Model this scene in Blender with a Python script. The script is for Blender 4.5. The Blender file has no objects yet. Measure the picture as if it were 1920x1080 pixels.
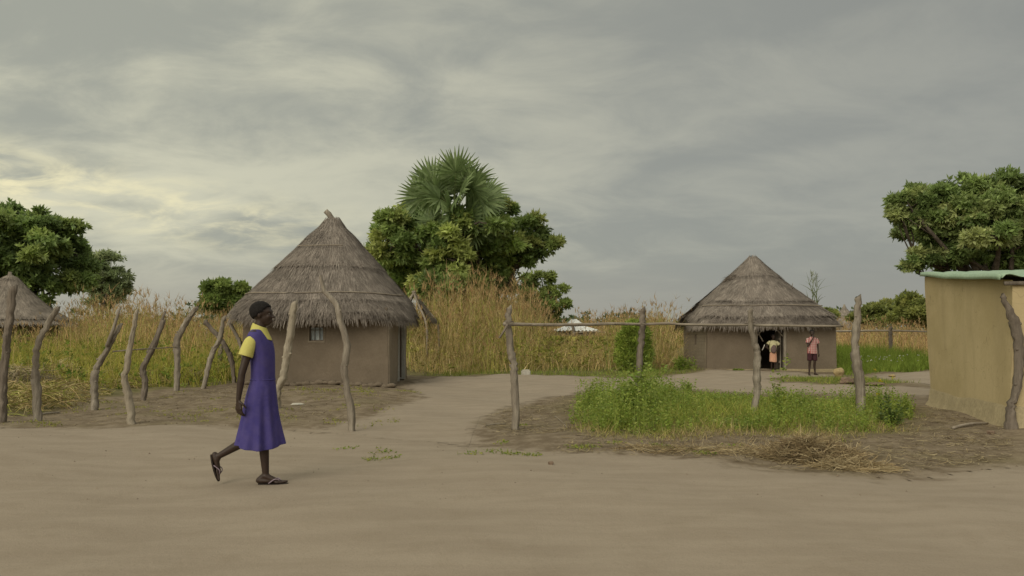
import bpy, bmesh, math, random
import numpy as np
from mathutils import Vector, Matrix
R = math.radians
random.seed(7)
rng = np.random.default_rng(7)
scene = bpy.context.scene
col = scene.collection

# ------------------------------------------------------------------ camera
CAM_H, F, HOR = 1.28, 1500.0, 628.0          # eye height, focal length in photo pixels, horizon row
cd = bpy.data.cameras.new('camera'); cam = bpy.data.objects.new('camera', cd); col.objects.link(cam)
cam.location = (0, 0, CAM_H); cam.rotation_euler = (R(90), 0, 0)
cd.sensor_width = 36; cd.lens = 36*F/1920; cd.shift_y = (HOR-540)/1920
cd.clip_start = 0.05; cd.clip_end = 6000
scene.camera = cam

# ------------------------------------------------------------------ sky, clouds and sun
SUN_EL, SUN_AZ = R(30), R(-150)               # azimuth from +Y, negative = left
world = bpy.data.worlds.new("World"); scene.world = world; world.use_nodes = True
nt = world.node_tree; nt.nodes.clear()
def N(t, **kw):
    n = nt.nodes.new(t)
    for k, v in kw.items(): setattr(n, k, v)
    return n
def L(a, b): nt.links.new(a, b)
def M_(op, a, b=None, c=None, clamp=False):
    n = N('ShaderNodeMath', operation=op); n.use_clamp = clamp
    for i, v in enumerate((a, b, c)):
        if v is None: continue
        if hasattr(v, 'links'): L(v, n.inputs[i])
        else: n.inputs[i].default_value = v
    return n.outputs[0]
def MR(v, a, b, c=0.0, d=1.0):
    n = N('ShaderNodeMapRange', interpolation_type='SMOOTHSTEP'); L(v, n.inputs[0])
    for i, q in enumerate((a, b, c, d)): n.inputs[i+1].default_value = q
    return n.outputs[0]
def MIXC(f, a, b, bt='MIX'):
    n = N('ShaderNodeMix', data_type='RGBA', blend_type=bt)
    for i, v in ((0, f), (6, a), (7, b)):
        if hasattr(v, 'links'): L(v, n.inputs[i])
        elif i == 0: n.inputs[0].default_value = v
        else: n.inputs[i].default_value = (*v, 1)
    return n.outputs[2]
def NOISE(vec, scale, detail=5, rough=.55, dist=0.0):
    n = N('ShaderNodeTexNoise'); L(vec, n.inputs['Vector']); n.inputs['Scale'].default_value = scale
    n.inputs['Detail'].default_value = detail; n.inputs['Roughness'].default_value = rough; n.inputs['Distortion'].default_value = dist
    return n.outputs[0]
tc = N('ShaderNodeTexCoord'); sep = N('ShaderNodeSeparateXYZ'); L(tc.outputs['Generated'], sep.inputs[0])
dx, dy, dz = sep.outputs
zz = M_('ADD', M_('MAXIMUM', dz, 0.0), 0.27)
cx_ = M_('DIVIDE', dx, zz); cy_ = M_('DIVIDE', dy, zz)
cv = N('ShaderNodeCombineXYZ'); L(cx_, cv.inputs[0]); L(cy_, cv.inputs[1])
rot = N('ShaderNodeMapping'); L(cv.outputs[0], rot.inputs[0]); rot.inputs['Rotation'].default_value = (0, 0, R(-24)); rot.inputs['Scale'].default_value = (0.72, 1.0, 1); rot.inputs['Location'].default_value = (3.1, 1.7, 0)
n1 = NOISE(rot.outputs[0], 1.45, 4, .50, .6)
n2 = NOISE(rot.outputs[0], 4.2, 7, .62, .4)
nn = M_('ADD', M_('MULTIPLY', n1, .56), M_('MULTIPLY', n2, .44))
cl = MR(nn, .38, .63)
horiz = N('ShaderNodeCombineXYZ'); L(dx, horiz.inputs[0]); L(dy, horiz.inputs[1])
az = M_('ARCTAN2', dx, dy)                                    # 0 ahead, negative left
el = M_('ARCSINE', dz)
left = MR(az, R(34), R(-36))
dark = MIXC(left, (.278, .284, .256), (.372, .380, .318))
lite = MIXC(left, (.345, .346, .30), (.66, .64, .48))
cloud = MIXC(cl, dark, lite)
# the thin, sun-lit break in the cloud low on the left
band_c = M_('ADD', R(9.2), M_('MULTIPLY', M_('ADD', az, R(30)), -.14))
band_d = M_('ABSOLUTE', M_('SUBTRACT', el, band_c))
band = M_('MULTIPLY', MR(band_d, R(3.2), R(.1)), MR(az, R(-2), R(-30)))
bn = MR(NOISE(rot.outputs[0], 8.5, 7, .60, .5), .38, .72)
band = M_('MULTIPLY', band, bn)
cloud = MIXC(band, cloud, (.92, .84, .53))
# calm grey layer near the horizon
cloud = MIXC(MR(el, R(6.5), R(2.0), 0, .85), cloud, MIXC(left, (.285, .285, .262), (.385, .375, .32)))
# overcast skies grow brighter towards the zenith
up = M_('MULTIPLY', MR(el, R(24), R(60), 1.0, 2.0), MR(dy, .1, -.6, 1.0, 1.5))   # plus an added sky lift behind the camera, brightening surfaces that face it
vm = N('ShaderNodeVectorMath', operation='SCALE'); L(cloud, vm.inputs[0]); L(up, vm.inputs['Scale'])
vm10 = N('ShaderNodeVectorMath', operation='SCALE'); L(vm.outputs[0], vm10.inputs[0]); vm10.inputs['Scale'].default_value = 10.0
sky = N('ShaderNodeTexSky', sky_type='NISHITA'); sky.sun_disc = False; sky.sun_elevation = SUN_EL; sky.sun_rotation = SUN_AZ
sky.dust_density = 2.0
final = MIXC(.94, sky.outputs[0], vm10.outputs[0])
bg = N('ShaderNodeBackground'); L(final, bg.inputs[0]); bg.inputs[1].default_value = 0.1
wo = N('ShaderNodeOutputWorld'); L(bg.outputs[0], wo.inputs[0])
sd = bpy.data.lights.new('sun', 'SUN'); sd.energy = 1.5; sd.angle = R(38); sd.color = (1, .94, .84)
sun = bpy.data.objects.new('sun', sd); col.objects.link(sun)
sdir = Vector((math.sin(SUN_AZ)*math.cos(SUN_EL), math.cos(SUN_AZ)*math.cos(SUN_EL), math.sin(SUN_EL)))
sun.rotation_euler = sdir.to_track_quat('Z', 'Y').to_euler(); sun.location = (-20, -20, 30)
vs = scene.view_settings; vs.view_transform = 'Standard'; vs.look = 'None'; vs.exposure = 0.0; vs.gamma = 1
scene.render.engine = 'CYCLES'
try:
    scene.cycles.use_denoising = True; scene.cycles.max_bounces = 6; scene.cycles.diffuse_bounces = 3
    scene.cycles.transparent_max_bounces = 8; scene.cycles.sample_clamp_indirect = 5
except Exception: pass

# ------------------------------------------------------------------ materials
def new_mat(name):
    global nt
    m = bpy.data.materials.new(name); m.use_nodes = True; nt = m.node_tree; nt.nodes.clear(); return m
def finish(m, colour, rough=.85, spec=.2, bump=None, bstr=.3, bdist=.02, transl=0.0, metal=0.0):
    b = N('ShaderNodeBsdfPrincipled')
    if hasattr(colour, 'links'): L(colour, b.inputs['Base Color'])
    else: b.inputs['Base Color'].default_value = (*colour, 1)
    b.inputs['Roughness'].default_value = rough; b.inputs['Metallic'].default_value = metal
    b.inputs['Specular IOR Level'].default_value = spec
    if bump is not None:
        bn = N('ShaderNodeBump'); bn.inputs['Strength'].default_value = bstr; bn.inputs['Distance'].default_value = bdist
        L(bump, bn.inputs['Height']); L(bn.outputs[0], b.inputs['Normal'])
    o = N('ShaderNodeOutputMaterial'); out = b.outputs[0]
    if transl:
        t = N('ShaderNodeBsdfTranslucent'); L(colour, t.inputs[0]); mx = N('ShaderNodeMixShader'); mx.inputs[0].default_value = transl
        L(b.outputs[0], mx.inputs[1]); L(t.outputs[0], mx.inputs[2]); out = mx.outputs[0]
    L(out, o.inputs[0]); return m
def obco(scale=(1, 1, 1)):
    t = N('ShaderNodeTexCoord'); mp = N('ShaderNodeMapping'); L(t.outputs['Object'], mp.inputs[0]); mp.inputs['Scale'].default_value = scale
    return mp.outputs[0]
def mat_noise(name, c1, c2, scale=4, stretch=(1, 1, 1), rough=.9, spec=.15, bstr=.4, bdist=.02, fine=30, c3=None, metal=0.0):
    m = new_mat(name); v = obco(stretch)
    a = MR(NOISE(v, scale, 6, .6), .32, .68); b = NOISE(v, fine, 5, .65)
    c = MIXC(a, c1, c2)
    c = MIXC(MR(b, .3, .75), c, MIXC(.5, c, c3 or tuple(x*.6 for x in c1)))
    return finish(m, c, rough, spec, M_('ADD', M_('MULTIPLY', b, .7), a), bstr, bdist, metal=metal)
def mat_tint(name, rough=.7, transl=.25, spec=.2, var=.25):
    m = new_mat(name); at = N('ShaderNodeAttribute', attribute_name='tint')
    n = NOISE(obco(), 3.0, 3, .5)
    s = N('ShaderNodeVectorMath', operation='SCALE'); L(at.outputs['Color'], s.inputs[0]); L(MR(n, .25, .75, 1-var, 1+var), s.inputs['Scale'])
    return finish(m, s.outputs[0], rough, spec, transl=transl)

MAT = {}
MAT['leaf'] = mat_tint('leaf_foliage', .5, .45, .4, .2)
MAT['leafstalk'] = mat_noise('leaf_stalk', (.12, .15, .05), (.16, .18, .07), 4)
MAT['grass'] = mat_tint('grass_blades', .75, .3, .1, .2)
MAT['straw'] = mat_tint('dry_straw', .9, .1, .05, .15)
MAT['thatch_strand'] = mat_tint('thatch_straw', .95, .0, .05, .22)
MAT['thatch'] = mat_noise('thatch_body', (.10, .082, .066), (.155, .128, .103), 2.2, (1, 1, .35), fine=26, bstr=.8)
MAT['thatch_dark'] = mat_noise('thatch_underside', (.06, .047, .035), (.085, .065, .048), 3, fine=24)
MAT['mud'] = mat_noise('mud_wall', (.155, .122, .086), (.205, .161, .115), 1.1, fine=22, bstr=.35, bdist=.015, c3=(.125, .097, .068))
MAT['mud_pale'] = mat_noise('pale_mud_reveal', (.23, .185, .13), (.27, .22, .16), 2, fine=20, bstr=.35)
MAT['wood'] = mat_noise('weathered_wood', (.19, .158, .122), (.38, .33, .26), 5, (1, 1, .12), fine=38, bstr=.9, bdist=.012, c3=(.09, .066, .045))
MAT['wood_pale'] = mat_noise('bleached_wood', (.27, .225, .165), (.40, .345, .26), 5, (1, 1, .12), fine=38, bstr=.8, bdist=.012, c3=(.16, .125, .09))
MAT['wood_dark'] = mat_noise('dark_wood', (.13, .105, .082), (.25, .205, .16), 5, (1, 1, .12), fine=38, bstr=.9, bdist=.012)
MAT['rail'] = mat_noise('grey_pole', (.25, .205, .155), (.36, .305, .235), 6, (.1, 1, 1), fine=30, bstr=.6)
MAT['bark'] = mat_noise('tree_bark', (.07, .055, .04), (.13, .105, .08), 3, (1, 1, .3), fine=20, bstr=.8, bdist=.04)
MAT['skin'] = mat_noise('dark_skin', (.038, .023, .016), (.048, .029, .020), 6, fine=60, rough=.5, spec=.3, bstr=.05, bdist=.002, c3=(.032, .02, .014))
MAT['hair'] = mat_noise('cropped_hair', (.012, .010, .009), (.022, .019, .017), 40, fine=160, rough=.8, bstr=.9, bdist=.004)
MAT['eye'] = mat_noise('eye_white', (.22, .19, .16), (.26, .22, .19), 5, rough=.3, bstr=0)
MAT['iris'] = mat_noise('dark_iris', (.01, .007, .005), (.015, .01, .008), 5, rough=.2, bstr=0)
MAT['purple'] = mat_noise('purple_cloth', (.050, .041, .165), (.070, .056, .20), 2.2, fine=12, rough=.85, bstr=.5, bdist=.012, c3=(.095, .075, .19))
MAT['yellow'] = mat_noise('yellow_cloth', (.52, .47, .13), (.58, .53, .17), 5, fine=60, rough=.85, bstr=.2, bdist=.004, c3=(.46, .41, .12))
MAT['rubber'] = mat_noise('dark_rubber', (.03, .022, .018), (.045, .034, .026), 9, rough=.8, bstr=.1)
MAT['strap'] = mat_noise('mauve_strap', (.25, .19, .22), (.3, .23, .26), 9, rough=.6, bstr=.1)
MAT['cream'] = mat_noise('pale_yellow_cloth', (.52, .47, .26), (.6, .54, .32), 6, fine=60, bstr=.2)
MAT['peach'] = mat_noise('peach_cloth', (.58, .30, .19), (.66, .38, .25), 6, fine=50, bstr=.2)
MAT['bundle'] = mat_noise('brown_cloth', (.14, .095, .085), (.19, .135, .12), 6, fine=50, bstr=.3)
MAT['maroon'] = mat_noise('maroon_cloth', (.055, .022, .027), (.075, .03, .035), 6, fine=50, bstr=.2)
MAT['stone'] = mat_noise('pale_stone', (.5, .46, .38), (.6, .56, .48), 9, fine=40, bstr=.4)
MAT['tanstone'] = mat_noise('tan_stone', (.34, .25, .12), (.44, .34, .18), 9, fine=40, bstr=.5)
MAT['clod'] = mat_noise('brown_clod', (.19, .13, .09), (.28, .2, .14), 9, fine=40, bstr=.8)
MAT['ochre'] = mat_noise('ochre_plaster', (.47, .365, .195), (.53, .42, .235), .9, fine=14, bstr=.25, bdist=.01, c3=(.42, .325, .17))
m = new_mat('ochre_plaster_stained'); v = obco((1, 1, .13)); w2 = obco()
st_ = MR(NOISE(v, 2.2, 5, .6), .42, .70); bl_ = MR(NOISE(w2, .8, 6, .6), .35, .65); fi_ = NOISE(w2, 17, 6, .65); cr_ = N('ShaderNodeTexVoronoi', feature='DISTANCE_TO_EDGE'); dn_ = N('ShaderNodeVectorMath', operation='ADD'); nz_ = N('ShaderNodeTexNoise'); L(w2, nz_.inputs[0]); nz_.inputs['Scale'].default_value = 2.5; L(w2, dn_.inputs[0]); L(nz_.outputs[1], dn_.inputs[1]); L(dn_.outputs[0], cr_.inputs[0]); cr_.inputs['Scale'].default_value = .9
c = MIXC(bl_, (.45, .355, .195), (.54, .43, .25)); c = MIXC(M_('MULTIPLY', st_, .45), c, (.37, .29, .165)); c = MIXC(MR(fi_, .5, .75, 0, .4), c, (.40, .31, .165)); c = MIXC(MR(cr_.outputs[0], .008, .0, 0, .4), c, (.24, .18, .10))
MAT['ochre'] = finish(m, c, .93, .08, fi_, .35, .012)
MAT['cement'] = mat_noise('cement_skirting', (.34, .275, .165), (.42, .34, .205), 3, fine=20, bstr=.4)
MAT['green_sheet'] = mat_noise('green_painted_sheet', (.30, .42, .28), (.37, .48, .33), 2.5, fine=18, rough=.5, spec=.4, bstr=.05)
MAT['white_sheet'] = mat_noise('zinc_sheet', (.62, .62, .58), (.85, .85, .82), 1.5, fine=9, rough=.38, spec=.5, bstr=.05, metal=.2)
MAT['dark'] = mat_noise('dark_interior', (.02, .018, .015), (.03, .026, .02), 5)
MAT['whitepaint'] = mat_noise('chalky_paint', (.42, .40, .34), (.5, .48, .42), 9, fine=40)
# window pane: pale cloth behind glass
MAT['pane'] = mat_noise('pale_pane', (.30, .34, .35), (.62, .64, .60), 6, (1, 1, .5), rough=.3, spec=.5, bstr=.05, fine=9, c3=(.16, .19, .2))
# checked shirt
m = new_mat('checked_cloth'); v = obco((1, 1, 1)); s3 = N('ShaderNodeSeparateXYZ'); L(v, s3.inputs[0])
def stripe(x, f): return M_('GREATER_THAN', M_('SINE', M_('MULTIPLY', x, f)), .25)
cc = MIXC(stripe(s3.outputs[0], 115), (.46, .36, .32), (.34, .10, .095)); cc = MIXC(M_('MULTIPLY', stripe(s3.outputs[2], 115), .55), cc, (.36, .08, .08))
MAT['check'] = finish(m, cc, .9, .1)

# ground: r = bare sand, g = grassy soil
m = new_mat('village_earth'); at = N('ShaderNodeAttribute', attribute_name='tint'); s3 = N('ShaderNodeSeparateXYZ'); L(at.outputs['Vector'], s3.inputs[0])
v = obco(); vs_ = obco((.22, 1, 1))
big = NOISE(v, .55, 6, .6); mid = NOISE(v, 3.2, 6, .65); fine_ = NOISE(v, 26, 6, .7); streak = NOISE(vs_, 3.4, 6, .6)
grit = NOISE(v, 110, 3, .7)
sand = MIXC(MR(streak, .34, .66), (.282, .228, .171), (.318, .260, .197))
sand = MIXC(MR(mid, .45, .72, 0, .35), sand, (.24, .19, .135))
soil = MIXC(MR(mid, .36, .62), (.150, .112, .074), (.250, .196, .135))
soil = MIXC(MR(fine_, .42, .68, 0, .55), soil, (.115, .086, .055))
soil = MIXC(MR(big, .5, .7, 0, .35), soil, (.19, .165, .08))
gs = MIXC(MR(mid, .35, .65), (.10, .095, .035), (.185, .15, .075))
fs = MR(M_('ADD', s3.outputs[0], M_('MULTIPLY', M_('SUBTRACT', mid, .5), .9)), .3, .7)
fg = MR(M_('ADD', s3.outputs[1], M_('MULTIPLY', M_('SUBTRACT', mid, .5), .9)), .3, .7)
c = MIXC(fs, soil, sand); c = MIXC(fg, c, gs)
c = MIXC(MR(grit, .5, .72, 0, .38), c, (.135, .105, .072)); c = MIXC(MR(fine_, .55, .75, 0, .22), c, (.36, .30, .225))
hgt = M_('ADD', M_('ADD', M_('MULTIPLY', fine_, .5), M_('MULTIPLY', mid, .6)), M_('MULTIPLY', grit, .2))
MAT['earth'] = finish(m, c, .95, .08, hgt, .42, .03)

# ------------------------------------------------------------------ mesh helpers
def tag(o, label=None, cat=None, group=None, kind=None):
    if label: o['label'] = label
    if cat: o['category'] = cat
    if group: o['group'] = group
    if kind: o['kind'] = kind
    return o
def empty(name, loc, rz=0.0):
    o = bpy.data.objects.new(name, None); o.empty_display_size = .1; col.objects.link(o); o.location = loc; o.rotation_euler = (0, 0, rz); return o
def link(name, me, mat, parent=None, smooth=True, local=None):
    """link a mesh made in world space; when it has a parent, the verts are moved into the parent's frame"""
    o = bpy.data.objects.new(name, me); col.objects.link(o)
    if mat is not None and len(me.materials) == 0: me.materials.append(MAT[mat] if isinstance(mat, str) else mat)
    if smooth: me.polygons.foreach_set('use_smooth', [True]*len(me.polygons))
    if parent is not None:
        o.parent = parent
        if local is None:
            mw = parent_world(parent); me.transform(mw.inverted())
    return o
def parent_world(p):
    M = Matrix.Translation(p.location) @ p.rotation_euler.to_matrix().to_4x4()
    return parent_world(p.parent) @ M if p.parent else M
def own_origin(o, loc):
    """move the origin of a top-level mesh to its base"""
    o.data.transform(Matrix.Translation(-Vector(loc))); o.location = loc; return o
def mesh_np(V, Fa, tint=None, name='mesh'):
    me = bpy.data.meshes.new(name)
    V = np.asarray(V, np.float32).reshape(-1, 3); Fa = np.asarray(Fa, np.int32); k = Fa.shape[1]; nf = len(Fa)
    me.vertices.add(len(V)); me.vertices.foreach_set('co', V.ravel())
    me.loops.add(nf*k); me.loops.foreach_set('vertex_index', Fa.ravel())
    me.polygons.add(nf); me.polygons.foreach_set('loop_start', np.arange(0, nf*k, k, dtype=np.int32))
    me.update(calc_edges=True); me.validate()
    if tint is not None:
        at = me.color_attributes.new('tint', 'FLOAT_COLOR', 'POINT')
        t = np.ones((len(V), 4), np.float32); t[:, :3] = tint; at.data.foreach_set('color', t.ravel())
    return me
class Soup:
    def __init__(s): s.V = []; s.F = []; s.T = []; s.n = 0
    def add(s, V, Fa, T):
        V = V.reshape(-1, 3); s.V.append(V); s.F.append(Fa + s.n); s.n += len(V)
        s.T.append(np.broadcast_to(T, V.shape) if T.ndim == 1 else T.reshape(-1, 3))
    def mesh(s, name='mesh'): return mesh_np(np.concatenate(s.V), np.concatenate(s.F), np.concatenate(s.T), name)
def strips(soup, C, W, T):
    """C (n,l,3) centre lines, W (n,l,3) half width vectors, T (n,3) tint"""
    n, l, _ = C.shape
    V = np.stack([C-W, C+W], 2).reshape(n, l*2, 3)
    i = np.arange(l-1)*2
    f = np.stack([i, i+1, i+3, i+2], 1)
    Fa = (f[None] + (np.arange(n)*l*2)[:, None, None]).reshape(-1, 4)
    soup.add(V, Fa, np.repeat(T, l*2, 0))
def unit(v): return v/np.maximum(np.linalg.norm(v, axis=-1, keepdims=True), 1e-9)
def pal(n, cols, jit=.12):
    cols = np.array(cols, float); a = rng.integers(0, len(cols), n); b = rng.integers(0, len(cols), n); t = rng.random((n, 1))
    c = cols[a]*(1-t) + cols[b]*t
    return c*(1+rng.normal(0, jit, (n, 1)))
def blades(soup, P, h, w, T, lean=.15, droop=.3, seg=3, yaw=None):
    n = len(P); h = np.broadcast_to(h, (n,)); w = np.broadcast_to(w, (n,))
    yaw = rng.random(n)*2*np.pi if yaw is None else yaw
    d = np.stack([np.cos(yaw), np.sin(yaw), np.zeros(n)], 1)
    ln = rng.normal(0, lean, n)[:, None, None]; dr = (rng.random(n)*droop*1.4)[:, None, None]
    t = np.linspace(0, 1, seg+1)[None, :, None]; hh = h[:, None, None]
    C = P[:, None] + d[:, None]*hh*(ln*t + dr*t*t) + np.array([0, 0, 1.])*hh*t*(1-.42*dr*t)
    a = rng.random(n)*2*np.pi
    W = np.stack([np.cos(a), np.sin(a)*.6, np.zeros(n)], 1)[:, None]*(w[:, None, None]*.5*(1-t**1.6*.92))
    strips(soup, C, W, T)
    return C[:, -1]
def leaves(soup, P, D, Ln, Wd, T, fold=.15):
    """rhombic folded leaves from P along D"""
    n = len(P); D = unit(D); r = unit(rng.normal(0, 1, (n, 3))); S = unit(np.cross(D, r)); U = np.cross(S, D)
    Ln = np.broadcast_to(Ln, (n,))[:, None]; Wd = np.broadcast_to(Wd, (n,))[:, None]
    m = P + D*Ln*.5 - U*Ln*fold*.3
    V = np.stack([P, m - S*Wd*.5 + U*Wd*fold, P + D*Ln - U*Ln*fold, m + S*Wd*.5 + U*Wd*fold], 1)
    Fa = np.arange(n*4).reshape(n, 4)
    soup.add(V, Fa, np.repeat(T, 4, 0))
def rosettes(soup, P, A, k, Ln, Wd, T, spread=1.1, droop=.25):
    n = len(P); P = np.repeat(P, k, 0); A = np.repeat(unit(A), k, 0)
    D = unit(A + unit(rng.normal(0, 1, (n*k, 3)))*spread) - np.array([0, 0, droop])
    leaves(soup, P, D, Ln*(.7+.6*rng.random(n*k)), Wd*(.7+.5*rng.random(n*k)), np.repeat(T, k, 0)*(1+rng.normal(0, .1, (n*k, 1))))
def lumps(x, y):
    return .6*(.022*np.sin(x*.9+1.3*np.sin(y*.31)) + .02*np.sin(y*.8+x*.27+2) + .010*np.sin(x*2.7+y*1.9) + .008*np.sin(x*4.1-y*3.3+1))
def hz(x, y):
    x = np.asarray(x, float); y = np.asarray(y, float)
    f = np.clip(np.hypot(x, y)/60, 0, 1)
    return lumps(x, y)*(1+6*f)*np.clip(1-np.maximum(np.hypot(x, y)-200, 0)/400, 0, 1)
def W2(px, Y): return (px-960)/F*Y
def GP(px, py):
    Y = CAM_H*F/(py-HOR); return (W2(px, Y), Y)
def PT(px, py, Y): return Vector((W2(px, Y), Y, CAM_H-(py-HOR)/F*Y))
def poly_in(poly, x, y):
    """signed distance, positive inside"""
    p = np.array(poly, float); x = np.asarray(x, float); y = np.asarray(y, float)
    ins = np.zeros(x.shape, bool); dm = np.full(x.shape, 1e9)
    for i in range(len(p)):
        x0, y0 = p[i]; x1, y1 = p[(i+1) % len(p)]
        c = ((y0 > y) != (y1 > y)); xi = (x1-x0)*(y-y0)/((y1-y0) if y1 != y0 else 1e-9)+x0
        ins ^= c & (x < xi)
        dxx, dyy = x1-x0, y1-y0; t = np.clip(((x-x0)*dxx+(y-y0)*dyy)/(dxx*dxx+dyy*dyy+1e-12), 0, 1)
        dm = np.minimum(dm, np.hypot(x-x0-t*dxx, y-y0-t*dyy))
    return np.where(ins, dm, -dm)
def scatter(n, poly, noise=0.0):
    p = np.array(poly, float); lo, hi = p.min(0), p.max(0); out = np.zeros((0, 2))
    while len(out) < n:
        q = lo+(hi-lo)*rng.random((n*2, 2)); d = poly_in(poly, q[:, 0], q[:, 1])
        out = np.concatenate([out, q[d > rng.random(len(q))*noise]])
    return out[:n]
def clumpy(n, poly, k=60, r=.5, mixin=.3, noise=0.0):
    c = scatter(k, poly, noise); i = rng.integers(0, k, n); q = c[i]+rng.normal(0, r, (n, 2))
    u = scatter(n, poly, noise); q = np.where(rng.random((n, 1)) < mixin, u, q)
    ok = poly_in(poly, q[:, 0], q[:, 1]) > -.1
    return np.where(ok[:, None], q, u)
def on_ground(q, dz=-.01): return np.column_stack([q, hz(q[:, 0], q[:, 1])+dz])
def tube(path, radii, seg=10, rough=0.0, seed=0, caps=True):
    """returns verts, faces of a tube through path; roughness bends the surface"""
    r_ = np.random.default_rng(seed); P = np.array(path, float); n = len(P); V = []
    T = unit(np.gradient(P, axis=0)); ref = np.array([0, 1., .02])
    if abs(np.dot(T[0], ref)) > .9: ref = np.array([1., 0, 0])
    ph = r_.random(4)*6.28
    for i in range(n):
        a = unit(np.cross(T[i], ref)); b = np.cross(T[i], a)
        ang = np.arange(seg)/seg*2*np.pi
        rr = radii[i]*(1+rough*(.5*np.sin(2*ang+ph[0]+i*.35)+.35*np.sin(3*ang+ph[1]-i*.5)+r_.normal(0, .35, seg)))
        V.append(P[i]+np.outer(np.cos(ang)*rr, a)+np.outer(np.sin(ang)*rr, b))
    V = np.concatenate(V); Fc = []
    for i in range(n-1):
        for j in range(seg):
            k = (j+1) % seg; Fc.append((i*seg+j, i*seg+k, (i+1)*seg+k, (i+1)*seg+j))
    if caps:
        Fc.append(tuple(range(seg-1, -1, -1))); Fc.append(tuple((n-1)*seg+j for j in range(seg)))
    return V.tolist(), Fc
def catmull(P, n):
    P = [np.array(p, float) for p in P]; P = [2*P[0]-P[1]]+P+[2*P[-1]-P[-2]]; out = []
    segs = len(P)-3
    for i in range(n+1):
        u = i/n*segs; k = min(int(u), segs-1); t = u-k; a, b, c, d = P[k:k+4]
        out.append(.5*((2*b)+(c-a)*t+(2*a-5*b+4*c-d)*t*t+(3*b-a-3*c+d)*t**3))
    return np.array(out)
class MB:
    def __init__(s): s.v = []; s.f = []
    def add(s, v, f):
        o = len(s.v); s.v += [tuple(p) for p in v]; s.f += [tuple(i+o for i in q) for q in f]; return s
    def tube(s, path, radii, **k): return s.add(*tube(path, radii if hasattr(radii, '__len__') else [radii]*len(path), **k))
    def box(s, a, b):
        (x0, y0, z0), (x1, y1, z1) = a, b
        return s.add([(x, y, z) for z in (z0, z1) for y in (y0, y1) for x in (x0, x1)],
                     [(0, 2, 3, 1), (4, 5, 7, 6), (0, 1, 5, 4), (2, 6, 7, 3), (0, 4, 6, 2), (1, 3, 7, 5)])
    def grid_box(s, a, b, step=.25):
        """box with subdivided faces, for later displacement"""
        a = np.array(a, float); b = np.array(b, float); n = np.maximum(1, np.round((b-a)/step)).astype(int)
        for ax in range(3):
            u, v = (ax+1) % 3, (ax+2) % 3
            for side in (0, 1):
                o = len(s.v)
                for j in range(n[v]+1):
                    for i in range(n[u]+1):
                        p = np.zeros(3); p[ax] = (a, b)[side][ax]; p[u] = a[u]+(b[u]-a[u])*i/n[u]; p[v] = a[v]+(b[v]-a[v])*j/n[v]; s.v.append(tuple(p))
                for j in range(n[v]):
                    for i in range(n[u]):
                        q = (o+j*(n[u]+1)+i, o+j*(n[u]+1)+i+1, o+(j+1)*(n[u]+1)+i+1, o+(j+1)*(n[u]+1)+i)
                        s.f.append(q if side else q[::-1])
        return s
    def build(s, name, mat, parent=None, smooth=True, warp=0.0):
        me = bpy.data.meshes.new(name); v = np.array(s.v, float)
        if warp:
            x, y, z = v.T
            v = v+warp*np.stack([np.sin(y*2.3+z*1.7+x*.6)+.5*np.sin(z*5.1+y*3.7), np.sin(x*2.1+z*1.9)+.5*np.sin(x*5.3+z*4.3+1), .3*np.sin(x*3+y*2)], 1)
        me.from_pydata(v.tolist(), [], s.f); me.update()
        return link(name, me, mat, parent, smooth)
def loft(rings, cap=True):
    seg = len(rings[0]); V = [p for r in rings for p in r]; Fc = []
    for i in range(len(rings)-1):
        for j in range(seg):
            k = (j+1) % seg; Fc.append((i*seg+j, i*seg+k, (i+1)*seg+k, (i+1)*seg+j))
    if cap: Fc.append(tuple(range(seg-1, -1, -1))); Fc.append(tuple((len(rings)-1)*seg+j for j in range(seg)))
    return V, Fc

# ------------------------------------------------------------------ ground, road and path
def px_poly(l): return [GP(*p) for p in l]
road_edge = [(-60, 12.4), (-20, 12.0), (-8, 11.5)] + [GP(*p) for p in ((120, 801), (260, 800), (420, 796), (560, 802), (640, 806), (760, 812), (900, 832), (1100, 850), (1300, 862), (1480, 884), (1640, 892), (1760, 880), (1920, 862))] + [(9, 8.6), (20, 8.6), (60, 8.8)]
ROAD = road_edge + [(60, -9), (-60, -9)]
PATH = px_poly([(585, 803), (700, 776), (790, 748), (765, 722), (790, 711), (870, 707), (1000, 707), (1150, 706), (1250, 702), (1330, 698), (1460, 699), (1570, 703), (1500, 708), (1440, 713), (1470, 722), (1600, 728), (1750, 731), (1860, 738), (1860, 746), (1740, 741), (1600, 736), (1420, 733), (1260, 725), (1160, 729), (1085, 735), (1000, 753), (915, 775), (890, 800), (900, 834), (760, 818), (640, 810)])
CLEAR = px_poly([(1630, 703), (1760, 701), (1850, 716), (1780, 731), (1690, 722)])
ISLAND = px_poly([(1060, 775), (1075, 742), (1170, 733), (1260, 729), (1420, 737), (1600, 740), (1700, 750), (1730, 775), (1690, 806), (1560, 813), (1400, 806), (1250, 818), (1120, 812)])
STRIP = px_poly([(1450, 712), (1560, 706), (1640, 706), (1720, 724), (1600, 727), (1490, 722)])
BACKG = px_poly([(770, 706), (800, 694), (900, 684), (1100, 680), (1290, 682), (1325, 698), (1200, 703), (1000, 706), (880, 706)])
LEFTG = [(-40, 12.6), (-16, 12.6)] + px_poly([(0, 779), (90, 766), (150, 750), (250, 738), (340, 725), (455, 715)]) + [(-7.2, 25), (-3, 26), (-3, 60), (-60, 60)]
LUSH = px_poly([(1572, 702), (1640, 701), (1760, 700)]) + [(17.5, 34), (17.5, 46), (12.5, 46), (12.2, 30)]
def ground_axis(dense0, dense1, step, far):
    a = list(np.arange(dense0, dense1, step)); s = step
    while a[-1] < far: s *= 1.16; a.append(a[-1]+s)
    b = []; s = step; q = dense0
    while q > -far: s *= 1.16; q -= s; b.append(q)
    return np.array(b[::-1]+a)
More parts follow.
